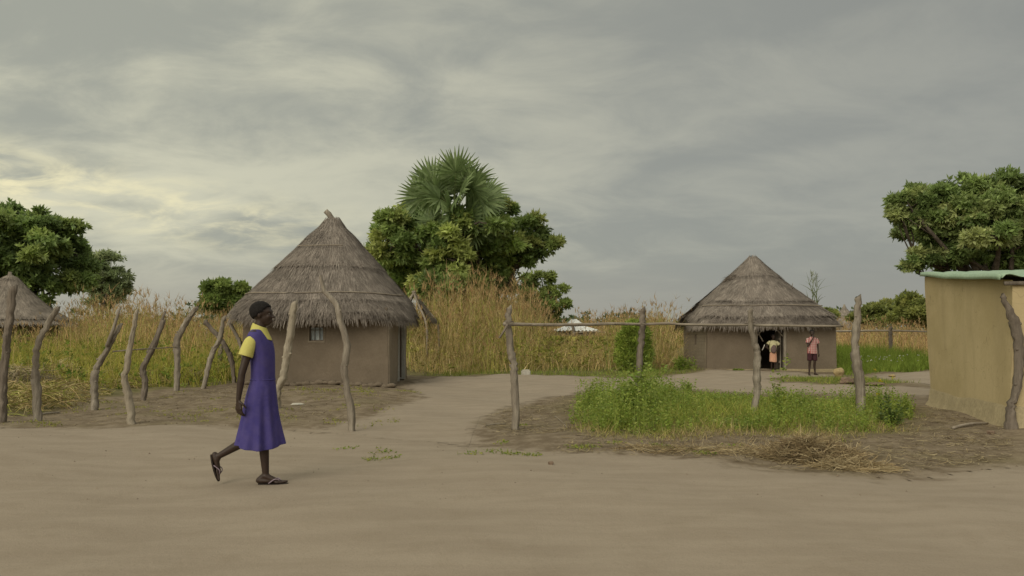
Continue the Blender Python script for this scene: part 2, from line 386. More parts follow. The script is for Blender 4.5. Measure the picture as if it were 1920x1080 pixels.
gx = ground_axis(-13, 13, .13, 3500); gy = ground_axis(3.5, 24, .13, 3500)
GX, GY = np.meshgrid(gx, gy); X = GX.ravel(); Y = GY.ravel()
near = (np.abs(X) < 70) & (Y > -15) & (Y < 80)
def sdm(poly, soft=.5):
    d = np.full(X.shape, -9.0); d[near] = poly_in(poly, X[near], Y[near]); return np.clip(d/soft*.5+.5, 0, 1), d
mr, dr_ = sdm(ROAD, .7); mp_, dp_ = sdm(PATH, .6); mc, dc_ = sdm(CLEAR, .6)
sandm = np.maximum(np.maximum(mr, mp_), mc)
sandm[(np.abs(X) >= 70) & (Y > -9) & (Y < 9)] = 1
gm = np.zeros_like(X)
for q in (ISLAND, STRIP, BACKG, LEFTG, LUSH): gm = np.maximum(gm, sdm(q, .8)[0])
far_ = np.clip((np.hypot(X, Y-8)-26)/6, 0, 1)*(sandm < .5); gm = np.maximum(gm, far_)
Z = hz(X, Y)
Z = Z + .03*np.clip(-dr_/1.0, 0, 1)*near - .03*near  # road lies a touch lower than its verge
def relz(x, y):
    x = np.asarray(x, float); y = np.asarray(y, float); return hz(x, y)
tint = np.stack([sandm, gm, np.zeros_like(X)], 1)
nx, ny = len(gx), len(gy)
ii, jj = np.meshgrid(np.arange(nx-1), np.arange(ny-1)); q = (jj*nx+ii).ravel(); quads = np.stack([q, q+1, q+nx+1, q+nx], 1)
V = np.stack([X, Y, Z], 1)
tag(link('ground', mesh_np(V, quads, tint, 'ground'), 'earth'), kind='structure')
def sheet(name, d, other=None):
    inside = (d > 0)
    if other is not None: inside &= ~(other > .6)
    sel = inside[quads].all(1)
    qs = quads[sel]; u, inv = np.unique(qs, return_inverse=True)
    tag(link(name, mesh_np(V[u]+[0, 0, .004 if other is not None else .008], inv.reshape(-1, 4), tint[u], name), 'earth'), kind='structure')
sheet('dirt_road', dr_); sheet('dirt_path', np.maximum(dp_, dc_), dr_)
_Vz = Z.reshape(ny, nx)
def gz(x, y):
    """height of the ground sheet at a point"""
    i = int(np.clip(np.searchsorted(gx, x)-1, 0, nx-2)); j = int(np.clip(np.searchsorted(gy, y)-1, 0, ny-2))
    tx = (x-gx[i])/(gx[i+1]-gx[i]); ty = (y-gy[j])/(gy[j+1]-gy[j])
    return float((_Vz[j, i]*(1-tx)+_Vz[j, i+1]*tx)*(1-ty)+(_Vz[j+1, i]*(1-tx)+_Vz[j+1, i+1]*tx)*ty)
def on_ground(q, dz=-.02):
    i = np.clip(np.searchsorted(gx, q[:, 0])-1, 0, nx-2); j = np.clip(np.searchsorted(gy, q[:, 1])-1, 0, ny-2)
    tx = (q[:, 0]-gx[i])/(gx[i+1]-gx[i]); ty = (q[:, 1]-gy[j])/(gy[j+1]-gy[j])
    z = (_Vz[j, i]*(1-tx)+_Vz[j, i+1]*tx)*(1-ty)+(_Vz[j+1, i]*(1-tx)+_Vz[j+1, i+1]*tx)*ty
    return np.column_stack([q, z+dz])

# ------------------------------------------------------------------ thatched huts
THATCH = [(.215, .180, .150), (.250, .212, .178), (.180, .150, .124), (.285, .245, .205)]
def sq_ring(cx, cy, r, z, n_exp, seg=72, wob=0.0, ph=0.0, ay=1.0):
    a = np.arange(seg)/seg*2*np.pi; c, s = np.cos(a), np.sin(a)
    k = (np.abs(c)**n_exp+np.abs(s)**n_exp)**(-1/n_exp)
    rr = r*k*(1+wob*(np.sin(3*a+ph)+.7*np.sin(7*a+ph*2)+.5*np.sin(13*a)))
    return np.stack([cx+rr*c, cy+rr*s*ay, np.full(seg, z)+wob*r*.6*np.sin(5*a+ph)], 1)
def thatched_roof(parent, cx, cy, prof, exps, tiers, strands, width=.016, seed=1, ay=1.0, cols=THATCH, sl=(.3, .6), wob=.012, lean=0.0):
    """prof: (r, z) from apex down; tiers: indices where an overlapping course ends"""
    root = empty('roof', parent_local(parent, (cx, cy, prof[-1][1]))); root.parent = parent
    seg = 72; t = 0; bounds = [0]+list(tiers); pr = np.array(prof, float); ex = np.array(exps, float)
    def surf(u, a, off=0.0):
        """u in profile index units; a angle"""
        i = np.clip(np.floor(u).astype(int), 0, len(pr)-2); f = u-i
        r = pr[i, 0]*(1-f)+pr[i+1, 0]*f; z = pr[i, 1]*(1-f)+pr[i+1, 1]*f; e = ex[i]*(1-f)+ex[i+1]*f
        c, s = np.cos(a), np.sin(a); k = (np.abs(c)**e+np.abs(s)**e)**(-1/e)
        wobv = 1+wob*(np.sin(3*a+seed)+.7*np.sin(7*a+seed*2)+.5*np.sin(13*a+u))
        rr = (r+off)*k*wobv
        return np.stack([cx+lean*np.clip(u/(len(pr)-1), 0, 1)+rr*c, cy+rr*s*ay, z+off*.7+wob*r*.6*np.sin(5*a+seed)], -1)
    for b in range(len(bounds)-1):
        u0, u1 = bounds[b], bounds[b+1]; a = np.arange(seg)/seg*2*np.pi; rings = []
        nst = max(3, int((u1-u0)*4)); lift = .028*(len(bounds)-2-b)+(.035 if b < len(bounds)-2 else 0)
        for k in range(nst+1):
            u = u0+(u1-u0)*k/nst; rings.append(surf(np.full(seg, u), a, lift+.02*k/nst).tolist())
        rings.append(surf(np.full(seg, u1-.02), a, lift-.045).tolist())
        v, f = loft(rings, cap=False)
        mb = MB().add(v, f); n = int(strands*(u1**1.6-u0**1.6)/(bounds[-1]**1.6)); ne = int(strands*.13) if b else 0; n += ne
        sp = Soup(); u = (rng.random(n)*(u1**1.7-u0**1.7)+u0**1.7)**(1/1.7); edge = rng.random(n) < .2; edge[:ne] = True; u[edge] = u1-rng.random(edge.sum())*.14
        A = rng.random(n)*2*np.pi; P0 = surf(u, A, lift+.015); P1 = surf(np.minimum(u+.25, len(pr)-1), A+rng.normal(0, .012, n), lift+.02)
        D = unit(P1-P0+1e-6); late = u > len(pr)-1.3
        P1b = surf(np.maximum(u-.25, 0), A, lift+.02); D = np.where(late[:, None], unit(P0-P1b), D)
        D = unit(D+rng.normal(0, .06, (n, 3))); ln = (sl[0]+(sl[1]-sl[0])*rng.random(n))[:, None]
        ln = np.where(edge[:, None], .13+.06*rng.random((n, 1)), ln)
        endz = None
        tt = np.array([0, .5, 1.])[None, :, None]
        C = P0[:, None]-D[:, None]*.25*ln[:, None]+D[:, None]*ln[:, None]*tt*.8 + np.array([0, 0, 1.])*(-.05*ln[:, None]*tt**2)
        out = unit(P0-np.array([cx, cy, 0]))*np.array([1, 1, .5]); C = C+out[:, None]*(rng.random((n, 1, 1))*.03)*tt
        Wv = unit(np.cross(D, out))[:, None]*(width*(.6+.8*rng.random((n, 1, 1)))*.5*np.array([1, .9, .35])[None, :, None])
        strips(sp, C, Wv, pal(n, cols, .12))
        # join shell and strands in one layer mesh
        base = np.array(mb.v); fb = np.array(mb.f); S = Soup()
        S.add(base, fb, np.broadcast_to(np.array(cols[0])*.85, base.shape).copy()); S.add(np.concatenate(sp.V), np.concatenate(sp.F), np.concatenate(sp.T))
        link('thatch_layer', S.mesh('thatch_layer'), 'thatch_strand', root, smooth=False)
    # binding poles showing as pale lines on the thatch
    return root, surf
def parent_local(p, w): return parent_world(p).inverted() @ Vector(w)
def hoop(parent, surf, u, a0, a1, r, mat, off=.08, name='binding_band'):
    a = np.linspace(a0, a1, 26); P = surf(np.full(len(a), float(u)), a, off); MB().tube(P, r, seg=6, rough=.15, seed=3).build(name, mat, parent)
def wall_box(mb, a, b, step=.2): mb.grid_box(a, b, step)
def wall_ring(x0, x1, y0, y1, z1, th, openings):
    """four walls with openings; openings: (side, lo, hi, zlo, zhi)"""
    mb = MB()
    def run(side, lo, hi, fix0, fix1, axis):
        ops = sorted([o[1:] for o in openings if o[0] == side]); cur = lo; parts = []
        for (a, b, za, zb) in ops:
            parts += [(cur, a, -.1, z1), (a, b, zb, z1)] + ([(a, b, -.1, za)] if za > 0 else []); cur = b
        parts.append((cur, hi, -.1, z1))
        for (a, b, za, zb) in parts:
            if axis == 'x': mb.grid_box((a, fix0, za), (b, fix1, zb), .22)
            else: mb.grid_box((fix0, a, za), (fix1, b, zb), .22)
    run('front', x0, x1, y0, y0+th, 'x'); run('back', x0, x1, y1-th, y1, 'x')
    run('left', y0+th, y1-th, x0, x0+th, 'y'); run('right', y0+th, y1-th, x1-th, x1, 'y')
    return mb

# --- the near hut on the left
hx0, hx1, hy0, hy1 = -6.88, -3.17, 20.4, 24.1
hut = empty('thatched_hut', ((hx0+hx1)/2, (hy0+hy1)/2, gz(-5, 22.2)))
tag(hut, 'nearer and larger round-roofed mud hut with a small barred window, behind the walking girl', 'hut', 'thatched mud huts')
wx0, wx1, wz0, wz1 = -5.17, -4.80, 1.13, 1.50
wall = wall_ring(hx0, hx1, hy0, hy1, 1.98, .2, [('front', wx0, wx1, wz0, wz1), ('right', 22.15, 23.35, 0, 1.62)]).build('wall', 'mud', hut, warp=.012)
p = MB()
for k in range(24):      # low footing of mud lumps along the wall base
    x = hx0-.06+(hx1-hx0+.1)*k/23
    p.tube(catmull([(x-.08, hy0-.05, gz(x, hy0)+.03), (x+.06, hy0-.055, gz(x, hy0)+.05+.02*math.sin(k*2.2)), (x+.18, hy0-.05, gz(x, hy0)+.03)], 5), np.array([.02, .05, .058, .06, .05, .02])*(.75+.4*abs(math.sin(k*1.7))), seg=8, rough=.25, seed=k)
p.build('footing', 'mud', hut)
MB().grid_box((hx1-.012+.02, hy0+.02, -.05), (hx1+.03, 22.02, 1.75), .25).build('corner_plaster', 'mud_pale', hut, warp=.008)
win = MB()
for a, b in (((wx0-.03, hy0-.03, wz0-.045), (wx1+.03, hy0+.06, wz0-.002)), ((wx0-.03, hy0-.03, wz1+.002), (wx1+.03, hy0+.06, wz1+.035)), ((wx0-.03, hy0-.028, wz0), (wx0-.001, hy0+.058, wz1)), ((wx1+.001, hy0-.028, wz0), (wx1+.03, hy0+.058, wz1))): win.box(a, b)
wo_ = win.build('window', 'mud_pale', hut, smooth=False)
MB().box((wx0+.004, hy0+.09, wz0+.004), (wx1-.004, hy0+.11, wz1-.004)).build('pane', 'pane', wo_, smooth=False)
fr = MB(); fr.box((wx0, hy0+.04, wz0), (wx0+.03, hy0+.075, wz1)); fr.box((wx1-.03, hy0+.041, wz0), (wx1, hy0+.074, wz1)); fr.box((wx0+.03, hy0+.042, wz1-.03), (wx1-.03, hy0+.073, wz1)); fr.box((wx0+.03, hy0+.042, wz0), (wx1-.03, hy0+.073, wz0+.025))
for xx in (.12, .245): fr.box((wx0+xx, hy0+.05, wz0+.025), (wx0+xx+.014, hy0+.064, wz1-.03))
fr.box((wx0+.03, hy0+.066, wz1-.10), (wx1-.03, hy0+.076, wz1-.085))
fr.build('frame', 'wood_dark', wo_, smooth=False)
dr = MB(); dr.box((hx1-.16, 22.10, 0), (hx1+.05, 22.19, 1.64)); dr.box((hx1-.16, 23.31, 0), (hx1+.05, 23.39, 1.64)); dr.box((hx1-.16, 22.10, 1.641), (hx1+.05, 23.39, 1.71))
dr.build('door_frame', 'whitepaint', hut, smooth=False)
dl = MB()
for k in range(5): dl.box((hx1-.9+k*.175, 23.16, .05), (hx1-.9+k*.175+.17, 23.195, 1.58))
dl.build('door', 'wood_dark', hut, smooth=False)
prof = [(.10, 4.38), (.22, 4.18), (.50, 3.92), (.80, 3.58), (1.17, 3.18), (1.67, 2.66), (2.02, 2.22), (2.20, 1.98), (2.33, 1.72)]
exps = [2, 2, 2, 2.05, 2.15, 2.3, 2.7, 3.0, 3.3]
roof, surf = thatched_roof(hut, -4.98, 22.22, prof, exps, (4.3, 6.35, 7.55, 8), 34000, .013, 1, lean=-.13)
hoop(roof, surf, 3.15, R(228), R(300), .013, 'rail', .20); hoop(roof, surf, 5.9, R(190), R(350), .014, 'rail', .13); hoop(roof, surf, 4.34, R(190), R(345), .02, 'wood_dark', .125)
tip = MB()
tip.tube(catmull([(-4.96, 22.22, 4.28), (-4.97, 22.22, 4.44), (-5.06, 22.2, 4.60), (-5.17, 22.18, 4.72)], 8), np.linspace(.08, .07, 9), seg=9, rough=.12, seed=9)
tip.build('finial', 'wood', roof)
sp = Soup(); n = 900; A = rng.random(n)*6.28; P = np.stack([-4.97+np.cos(A)*.07, 22.22+np.sin(A)*.07, 4.44+rng.random(n)*.05], 1)
D = np.stack([np.cos(A)*.36, np.sin(A)*.36, -np.ones(n)], 1)+rng.normal(0, .08, (n, 3)); tt = np.array([0, .5, 1])[None, :, None]
strips(sp, P[:, None]+unit(D)[:, None]*tt*(.3+.22*rng.random((n, 1, 1))), np.stack([-np.sin(A), np.cos(A), 0*A], 1)[:, None]*.008*np.array([1, 1, .4])[None, :, None], pal(n, THATCH))
v, f = loft([sq_ring(-4.97, 22.22, r, z, 2, 24) for r, z in ((.26, 4.14), (.2, 4.26), (.11, 4.42), (.03, 4.48))]); 
link('thatch_cap', sp.mesh(), 'thatch_strand', roof, smooth=False); MB().add(v, f).build('cap_core', 'thatch', roof)
a = np.linspace(0, 2*np.pi, 25); MB().tube(np.stack([-4.97+.262*np.cos(a), 22.22+.262*np.sin(a), 4.20+.03*np.sin(a*2)], 1), .022, seg=7, rough=.2).build('binding_rope', 'wood_dark', roof)

# --- the farther hut on the right
kx0, kx1, ky0, ky1 = 6.78, 11.27, 27.8, 31.6
hut2 = empty('thatched_hut', ((kx0+kx1)/2, (ky0+ky1)/2, gz(9, 29.7)))
tag(hut2, 'mud hut with an open dark doorway and sagging grey thatch, two children in front', 'hut', 'thatched mud huts')
wall_ring(kx0, kx1, ky0, ky1, 1.72, .2, [('front', 8.50, 9.46, .06, 1.45), ('left', 29.35, 29.6, .86, 1.28)]).build('wall', 'mud', hut2, warp=.012)
# layered mud courses that show on its side wall
cr = MB()
for k in range(13):
    z = .05+k*.125
    for (ya, yb) in (((27.98, 29.3), (29.65, 31.5)) if .8 < z < 1.3 else ((27.98, 31.5),)): cr.grid_box((kx0-.022, ya, z), (kx0+.01, yb, z+.119), .4)
cr.build('mud_course', 'mud_pale', hut2, warp=.004)
MB().grid_box((kx0-.05, ky0-.09, -.08), (8.44, ky0-.003, .10), .2).build('footing', 'cement', hut2, warp=.015)
MB().grid_box((9.52, ky0-.09, -.08), (kx1+.05, ky0-.003, .10), .2).build('footing', 'cement', hut2, warp=.015)
MB().grid_box((8.40, ky0-.14, -.05), (9.56, ky0-.002, .075), .2).build('door_step', 'cement', hut2, warp=.01)
df = MB(); df.box((8.44, ky0-.03, .077), (8.525, ky0+.12, 1.50)); df.box((9.44, ky0-.03, .077), (9.52, ky0+.12, 1.50)); df.box((8.44, ky0-.04, 1.501), (9.52, ky0+.12, 1.575))
df.build('door_frame', 'wood', hut2, smooth=False)
for (a, b) in (((8.53, ky0+.04, 1.24), (8.70, ky0+.04, 1.46)), ((9.43, ky0+.04, 1.22), (9.22, ky0+.04, 1.46)), ((8.60, ky0+.10, 1.32), (8.76, ky0+.10, 1.05))):
    MB().tube(np.linspace(a, b, 4), .02, seg=7, rough=.1).build('door_brace', 'rail', hut2)
dd = MB()
for k in range(3): dd.box((9.37-.035*0, ky0+.14+k*.2, .09), (9.40, ky0+.335+k*.2, 1.42))
dd.box((9.33, ky0+.15, .3), (9.369, ky0+.72, .38)); dd.box((9.33, ky0+.15, 1.1), (9.369, ky0+.72, 1.18)); dd.build('door', 'wood', hut2, smooth=False)
prof = [(.04, 4.08), (.24, 3.86), (.56, 3.56), (.95, 3.22), (1.38, 2.82), (1.78, 2.42), (2.08, 2.08), (2.24, 1.88), (2.35, 1.66)]
exps = [2, 2, 2.1, 2.3, 2.8, 4, 7, 12, 20]
roof2, surf2 = thatched_roof(hut2, 8.95, 29.75, prof, exps, (2.6, 5.0, 6.8, 8), 26000, .016, 2.3, wob=.008)
hoop(roof2, surf2, 5.55, R(200), R(320), .015, 'rail', .12)
# a torn tuft of straw on the left slope, and a stub on the crown
sp = Soup(); n = 500; q = np.array([W2(1377, 29.4), 29.4, 1.28+(628-520)/F*29.4]); P = q+rng.normal(0, 1, (n, 3))*[.09, .1, .05]
D = np.array([-.55, -.15, -.75])+rng.normal(0, .22, (n, 3)); strips(sp, P[:, None]+unit(D)[:, None]*np.array([0, .5, 1])[None, :, None]*.36, unit(rng.normal(0, 1, (n, 3)))[:, None]*.010*np.array([1, 1, .4])[None, :, None], pal(n, [(.10, .08, .062), (.17, .14, .11)]))
link('loose_tuft', sp.mesh(), 'thatch_strand', roof2, smooth=False)
MB().tube(catmull([(8.93, 29.72, 3.85), (8.93, 29.7, 3.98), (8.90, 29.7, 4.06)], 5), np.linspace(.11, .06, 6), seg=8, rough=.2).build('finial', 'wood_dark', roof2)
MB().tube([(10.0, 28.6, 2.75), (10.02, 28.58, 3.12)], .012, seg=5).build('stick', 'wood_dark', roof2)

# --- partly hidden hut far left
hut3 = empty('thatched_hut', (W2(19, 37), 37, gz(W2(19, 37), 37)))
tag(hut3, 'distant hut with a smooth thatched cone roof cut by the left edge of the view', 'hut', 'thatched mud huts')
cx, cy = W2(19, 37), 37.0
v, f = loft([sq_ring(cx, cy, 1.95, z, 2, 40, .006) for z in np.linspace(-.1, 2.15, 8)]); MB().add(v, f).build('wall', 'mud', hut3)
prof = [(.06, 3.98), (.3, 3.82), (.7, 3.35), (1.2, 2.85), (1.8, 2.35), (2.35, 1.98), (2.72, 1.78)]
roof3, surf3 = thatched_roof(hut3, cx, cy, prof, [2]*7, (5.1, 6), 12000, .024, 4, cols=[(.25, .21, .17), (.29, .245, .2), (.21, .175, .14)])
hoop(roof3, surf3, 6, R(180), R(360), .03, 'rail', -.02)
MB().tube([(cx, cy, 3.9), (cx, cy, 4.02), (cx, cy, 4.05), (cx, cy, 4.2)], [.17, .15, .09, .07], seg=9, rough=.12).build('finial', 'wood', roof3)

# --- tiny hut far right
hut4 = empty('thatched_hut', (W2(1583, 100), 100, gz(W2(1583, 100), 100)))
tag(hut4, 'tiny far-off hut with a pointed thatched cone, just right of the farther hut', 'hut', 'thatched mud huts')
cx, cy = W2(1583, 100), 100.0
v, f = loft([sq_ring(cx, cy, 1.3, z, 2, 32, .006) for z in np.linspace(-.3, 2.6, 6)]); MB().add(v, f).build('wall', 'mud', hut4)
prof = [(.06, 4.7), (.28, 4.55), (.7, 4.1), (1.2, 3.4), (1.7, 2.6), (1.95, 2.1)]
roof4, _s = thatched_roof(hut4, cx, cy, prof, [2]*6, (5,), 3500, .05, 5, cols=[(.22, .185, .15), (.26, .22, .18)])
MB().tube([(cx, cy, 4.5), (cx, cy, 4.75), (cx, cy, 4.8), (cx, cy, 5.1)], [.22, .26, .18, .1], seg=9).build('finial', 'wood', roof4)

# --- collapsed little roof behind the left hut
ruin = empty('roof_frame', (W2(786, 31), 31, gz(W2(786, 31), 31)))
tag(ruin, 'collapsed peaked frame of bare poles and rotten thatch behind the left hut', 'roof frame')
ap = PT(776, 549, 31)
ml = MB()
for k, (ddx, ddy) in enumerate(((.55, -.5), (.95, -.1), (-.75, -.5), (-.6, .6), (.5, .8))):
    MB().tube(catmull([(ap.x-ddx*.06, 31-ddy*.06, ap.z+.06), (ap.x+ddx*.5, 31+ddy*.5, ap.z-.62), (ap.x+ddx, 31+ddy, ap.z-1.3), (ap.x+ddx, 31+ddy, .0)], 9), .045, seg=7, rough=.15, seed=k).build('pole', 'rail', ruin)
sp = Soup(); n = 1600; A = rng.random(n)*6.28; s_ = rng.random(n)**.7; P = np.stack([ap.x+np.cos(A)*s_*.85, 31+np.sin(A)*s_*.85, ap.z-s_*1.05+.02], 1)
keep = (np.sin(A*2+1) > -.3); P = P[keep]; A = A[keep]; n = len(P); D = np.stack([np.cos(A)*.6, np.sin(A)*.6, -np.ones(n)*.85], 1)+rng.normal(0, .15, (n, 3))
strips(sp, P[:, None]+unit(D)[:, None]*np.array([0, .5, 1])[None, :, None]*.4, np.stack([-np.sin(A), np.cos(A), 0*A], 1)[:, None]*.014*np.array([1, 1, .4])[None, :, None], pal(n, [(.13, .11, .085), (.19, .165, .13)]))
link('thatch', sp.mesh(), 'thatch_strand', ruin, smooth=False)

# --- zinc-roofed building far behind the rail
zr = empty('zinc_roof_house', (W2(1083, 70), 72, gz(W2(1083, 70), 72)))
tag(zr, 'low distant building with a shiny white corrugated metal hip roof above the dry grass', 'house')
def corrug(pa, pb, pc, pd, n, amp, name, mat, parent, th=.0):
    """sheet between the edge a-b (low) and d-c (high), ribs running up the slope"""
    pa, pb, pc, pd = (np.array(q, float) for q in (pa, pb, pc, pd)); nrm = unit(np.cross(pb-pa, pd-pa)); V = []; m = n*6
    for r_ in range(7):
        t = r_/6
        for i in range(m+1):
            s = i/m; p = (pa*(1-s)+pb*s)*(1-t)+(pd*(1-s)+pc*s)*t; V.append(tuple(p+nrm*amp*math.sin(s*n*2*math.pi)))
    Fc = [(r_*(m+1)+i, r_*(m+1)+i+1, (r_+1)*(m+1)+i+1, (r_+1)*(m+1)+i) for r_ in range(6) for i in range(m)]
    return MB().add(V, Fc).build(name, mat, parent)
x0, x1 = W2(1040, 68), W2(1126, 68); zl, zh = PT(0, 620, 68).z, PT(0, 607, 68).z+.15
corrug((x0, 68, zl), (x1, 68, zl), (x1-1.2, 70, zh-.35), (x0+1.2, 70, zh-.35), 12, .05, 'roof_sheet', 'white_sheet', zr)
corrug((x1, 68, zl), (x1, 76, zl), (x1-1.2, 74, zh-.35), (x1-1.2, 70, zh-.35), 20, .05, 'roof_sheet', 'white_sheet', zr)
corrug((x0, 76, zl), (x0, 68, zl), (x0+1.2, 70, zh-.35), (x0+1.2, 74, zh-.35), 20, .05, 'roof_sheet', 'white_sheet', zr)
corrug((x1, 76, zl), (x0, 76, zl), (x0+1.2, 74, zh-.35), (x1-1.2, 74, zh-.35), 12, .05, 'roof_sheet', 'white_sheet', zr)
corrug((x0+1.2, 70, zh-.2), (x1-1.2, 70, zh-.2), (x1-1.7, 72, zh+.3), (x0+1.7, 72, zh+.3), 8, .05, 'roof_sheet', 'white_sheet', zr)
corrug((x1-1.2, 74, zh-.2), (x0+1.2, 74, zh-.2), (x0+1.7, 72, zh+.3), (x1-1.7, 72, zh+.3), 8, .05, 'roof_sheet', 'white_sheet', zr)
MB().grid_box((x0+.4, 68.5, -.3), (x1-.4, 75.5, zl-.02), .6).build('wall', 'mud', zr, warp=.01)
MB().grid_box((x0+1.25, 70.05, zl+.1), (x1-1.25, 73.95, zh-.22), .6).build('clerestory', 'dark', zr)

# --- ochre building at the right edge
C0 = np.array([6.90, 11.05]); C1 = np.array([7.90, 15.1]); u = unit(C1-C0); w_ = np.array([u[1], -u[0]]); LEN = float(np.linalg.norm(C1-C0))
bl = empty('plastered_building', (C0[0], C0[1], gz(*C0))); tag(bl, 'ochre mud building with a leaning end wall under a green metal roof', 'building')
def BP(s, d, z): return (C0[0]+u[0]*s+w_[0]*d, C0[1]+u[1]*s+w_[1]*d, z)
def face_grid(mb, s0, s1, d0, d1, zt0, zt1, lean0=0, lean1=0, n=18, m=14, z0=-.1):
    V = []
    for j in range(m+1):
        for i in range(n+1):
            a = i/n; b = j/m; zt = zt0*(1-a)+zt1*a; z = z0+(zt-z0)*b; ln = (lean0*(1-a)+lean1*a)*b
            V.append(BP(s0+(s1-s0)*a+ln*.0+((.04*b*a) if s0 != s1 else 0), d0+(d1-d0)*a-ln, z))
    mb.add(V, [(j*(n+1)+i, j*(n+1)+i+1, (j+1)*(n+1)+i+1, (j+1)*(n+1)+i) for j in range(m) for i in range(n)])
wl = MB(); W_ = 4.2
face_grid(wl, 0, LEN, 0, 0, 2.04, 2.38, .0, .08)      # end wall seen in the photo
face_grid(wl, 0, 0, W_, 0, 2.02, 2.02, 0, 0)
face_grid(wl, LEN, LEN, 0, W_, 2.38, 2.38, .08, 0)
face_grid(wl, LEN, 0, W_, W_, 2.36, 2.02)
wl.build('wall', 'ochre', bl, warp=.010)
sk = MB()
V = []; n = 30
for j in range(4):
    for i in range(n+1):
        a = i/n; ht = .27+.025*math.sin(a*7)+.01*math.sin(a*19)+.03*a; off = (.14, .05, .028, -.004)[j]; z = (-.08, .05, ht*.8, ht)[j]; V.append(BP(LEN*a, -off, z))
sk.add(V, [(j*(n+1)+i, j*(n+1)+i+1, (j+1)*(n+1)+i+1, (j+1)*(n+1)+i) for j in range(3) for i in range(n)])
V = [BP(-( .14, .05, .028, -.004)[j], -.14*(j == 0)+W_*i/10, (-.08, .05, .24, .3)[j]) for j in range(4) for i in range(11)]
sk.add(V, [(j*11+i, j*11+i+1, (j+1)*11+i+1, (j+1)*11+i) for j in range(3) for i in range(10)])
sk.build('skirting', 'cement', bl, warp=.010)
# green sheet roof, sagging and wavy; ribs run along the slope towards the camera
V = []; nS, nD = 30, 96
for i in range(nS+1):
    for j in range(nD+1):
        a = i/nS; d = -.14+(W_+.3)*j/nD; s = -.06+(LEN+.16)*a
        z = 2.10+.345*(s/LEN)+.022*math.sin(j*2*math.pi/8)+.012*math.sin(a*7+1)*(1-min(1, j/20))+.004*math.sin(a*17)+(-.035 if j == 0 else 0)+.05*(j/nD)
        V.append(BP(s, d, z))
rf = MB().add(V, [(i*(nD+1)+j, i*(nD+1)+j+1, (i+1)*(nD+1)+j+1, (i+1)*(nD+1)+j) for i in range(nS) for j in range(nD)]).build('roof_sheet', 'green_sheet', bl)
mod = rf.modifiers.new('thickness', 'SOLIDIFY'); mod.thickness = .012
V = []
for i in range(31):
    a = i/30; s = -.06+(LEN+.16)*a; z = 2.10+.345*(s/LEN)+.012*math.sin(a*7+1)+.004*math.sin(a*17)
    V += [BP(s, -.145, z+.012), BP(s, -.158, z-.065)]
fa = MB().add(V, [(2*i, 2*i+1, 2*i+3, 2*i+2) for i in range(30)]).build('roof_edge', 'green_sheet', bl); mod = fa.modifiers.new('thickness', 'SOLIDIFY'); mod.thickness = .008
MB().tube([BP(-.03, -.1, 1.99), BP(-.03, W_, 1.99)], .03, seg=8, rough=.1).build('eave_pole', 'wood_dark', bl)

# ------------------------------------------------------------------ fence posts
def post(px, radpx, label, mat='wood', fork=None, dy=None, group='crooked fence posts', name='fence_post', depth=None, rough=.16, stub=None):
    base = px[-1]; Yd = depth or CAM_H*F/(base[1]-HOR)
    k = len(px); n = 34; path3 = []
    lean = rng.normal(0, .06)
    for i, (x, y) in enumerate(px):
        t = 1-i/(k-1); Yq = Yd+lean*t; p = PT(x, y, Yq)
        path3.append((p.x, p.y, p.z))
    zb = gz(path3[-1][0], path3[-1][1]); path3[-1] = (path3[-1][0], path3[-1][1], zb-.06)
    P = catmull(path3[::-1], n); sc = Yd/F
    ra = np.interp(np.linspace(0, 1, n+1), np.linspace(0, 1, len(radpx)), radpx)*sc*.5
    rs = np.random.default_rng(int(px[0][0])+11); ra = ra*(1+.05*rs.normal(0, 1, n+1)); P[1:-1, :2] += rs.normal(0, .006, (n-1, 2))
    ra *= .90; SG = 20; mb = MB().tube(P, ra, seg=SG, rough=rough*.12, seed=int(px[0][0]))
    rid = rs.normal(0, 1, SG); va = np.array(mb.v).reshape(n+1, SG, 3)
    for i in range(n+1):
        tw = np.roll(rid, int(i*.35)); g_ = 1+rough*(.55*tw+.45*rs.normal(0, 1, SG)+.18*math.sin(i*.6+px[0][0])); va[i] = P[i]+(va[i]-P[i])*g_[:, None].clip(.6, 1.5)
    mb.v = [tuple(q_) for q_ in va.reshape(-1, 3)]
    # a broken, slanting top
    topc = P[-1]; 
    for j in range(SG):
        v = np.array(mb.v[n*SG+j]); mb.v[n*SG+j] = tuple(v+np.array([0, 0, (v[0]-topc[0])*.7+rs.normal(0, .006)]))
    if fork:
        fp = [PT(x, y, Yd+.03) for x, y in fork]; Q = catmull([tuple(p) for p in fp][::-1], 10); mb.tube(Q, np.linspace(radpx[-1]*.9, radpx[-1]*.6, 11)*sc*.5, seg=10, rough=rough*.5, seed=5)
    for q in range(3):   # knots and snapped side twigs
        i = int(rs.integers(5, n-3)); dirv = np.array([rs.choice([-1, 1])*.8, -.5, .35]); c = P[i]
        mb.tube([c, c+dirv*ra[i]*1.05, c+dirv*ra[i]*1.35], [ra[i]*.42, ra[i]*.36, ra[i]*.2], seg=7, rough=.1, seed=q)
    o = mb.build(name, mat); own_origin(o, (path3[-1][0], path3[-1][1], zb)); tag(o, label, 'post', group); return P
post([(25, 538), (14, 627), (7, 700), (3, 786)], [17, 15, 15, 15], 'thick dark post leaning right at the far left edge, in front of the distant hut', 'wood_dark')
post([(109, 575), (89, 609), (71, 649), (67, 689), (69, 729), (71, 781)], [17, 16, 13, 12, 11, 10], 'crooked grey post with a pale broken top, second from the left edge')
post([(227, 607), (200, 658), (182, 689), (177, 720), (178, 762)], [14, 14, 12, 11, 8], 'curved post with a split double top at the left end of the thin lying pole', fork=[(225, 576), (213, 615), (200, 650)])
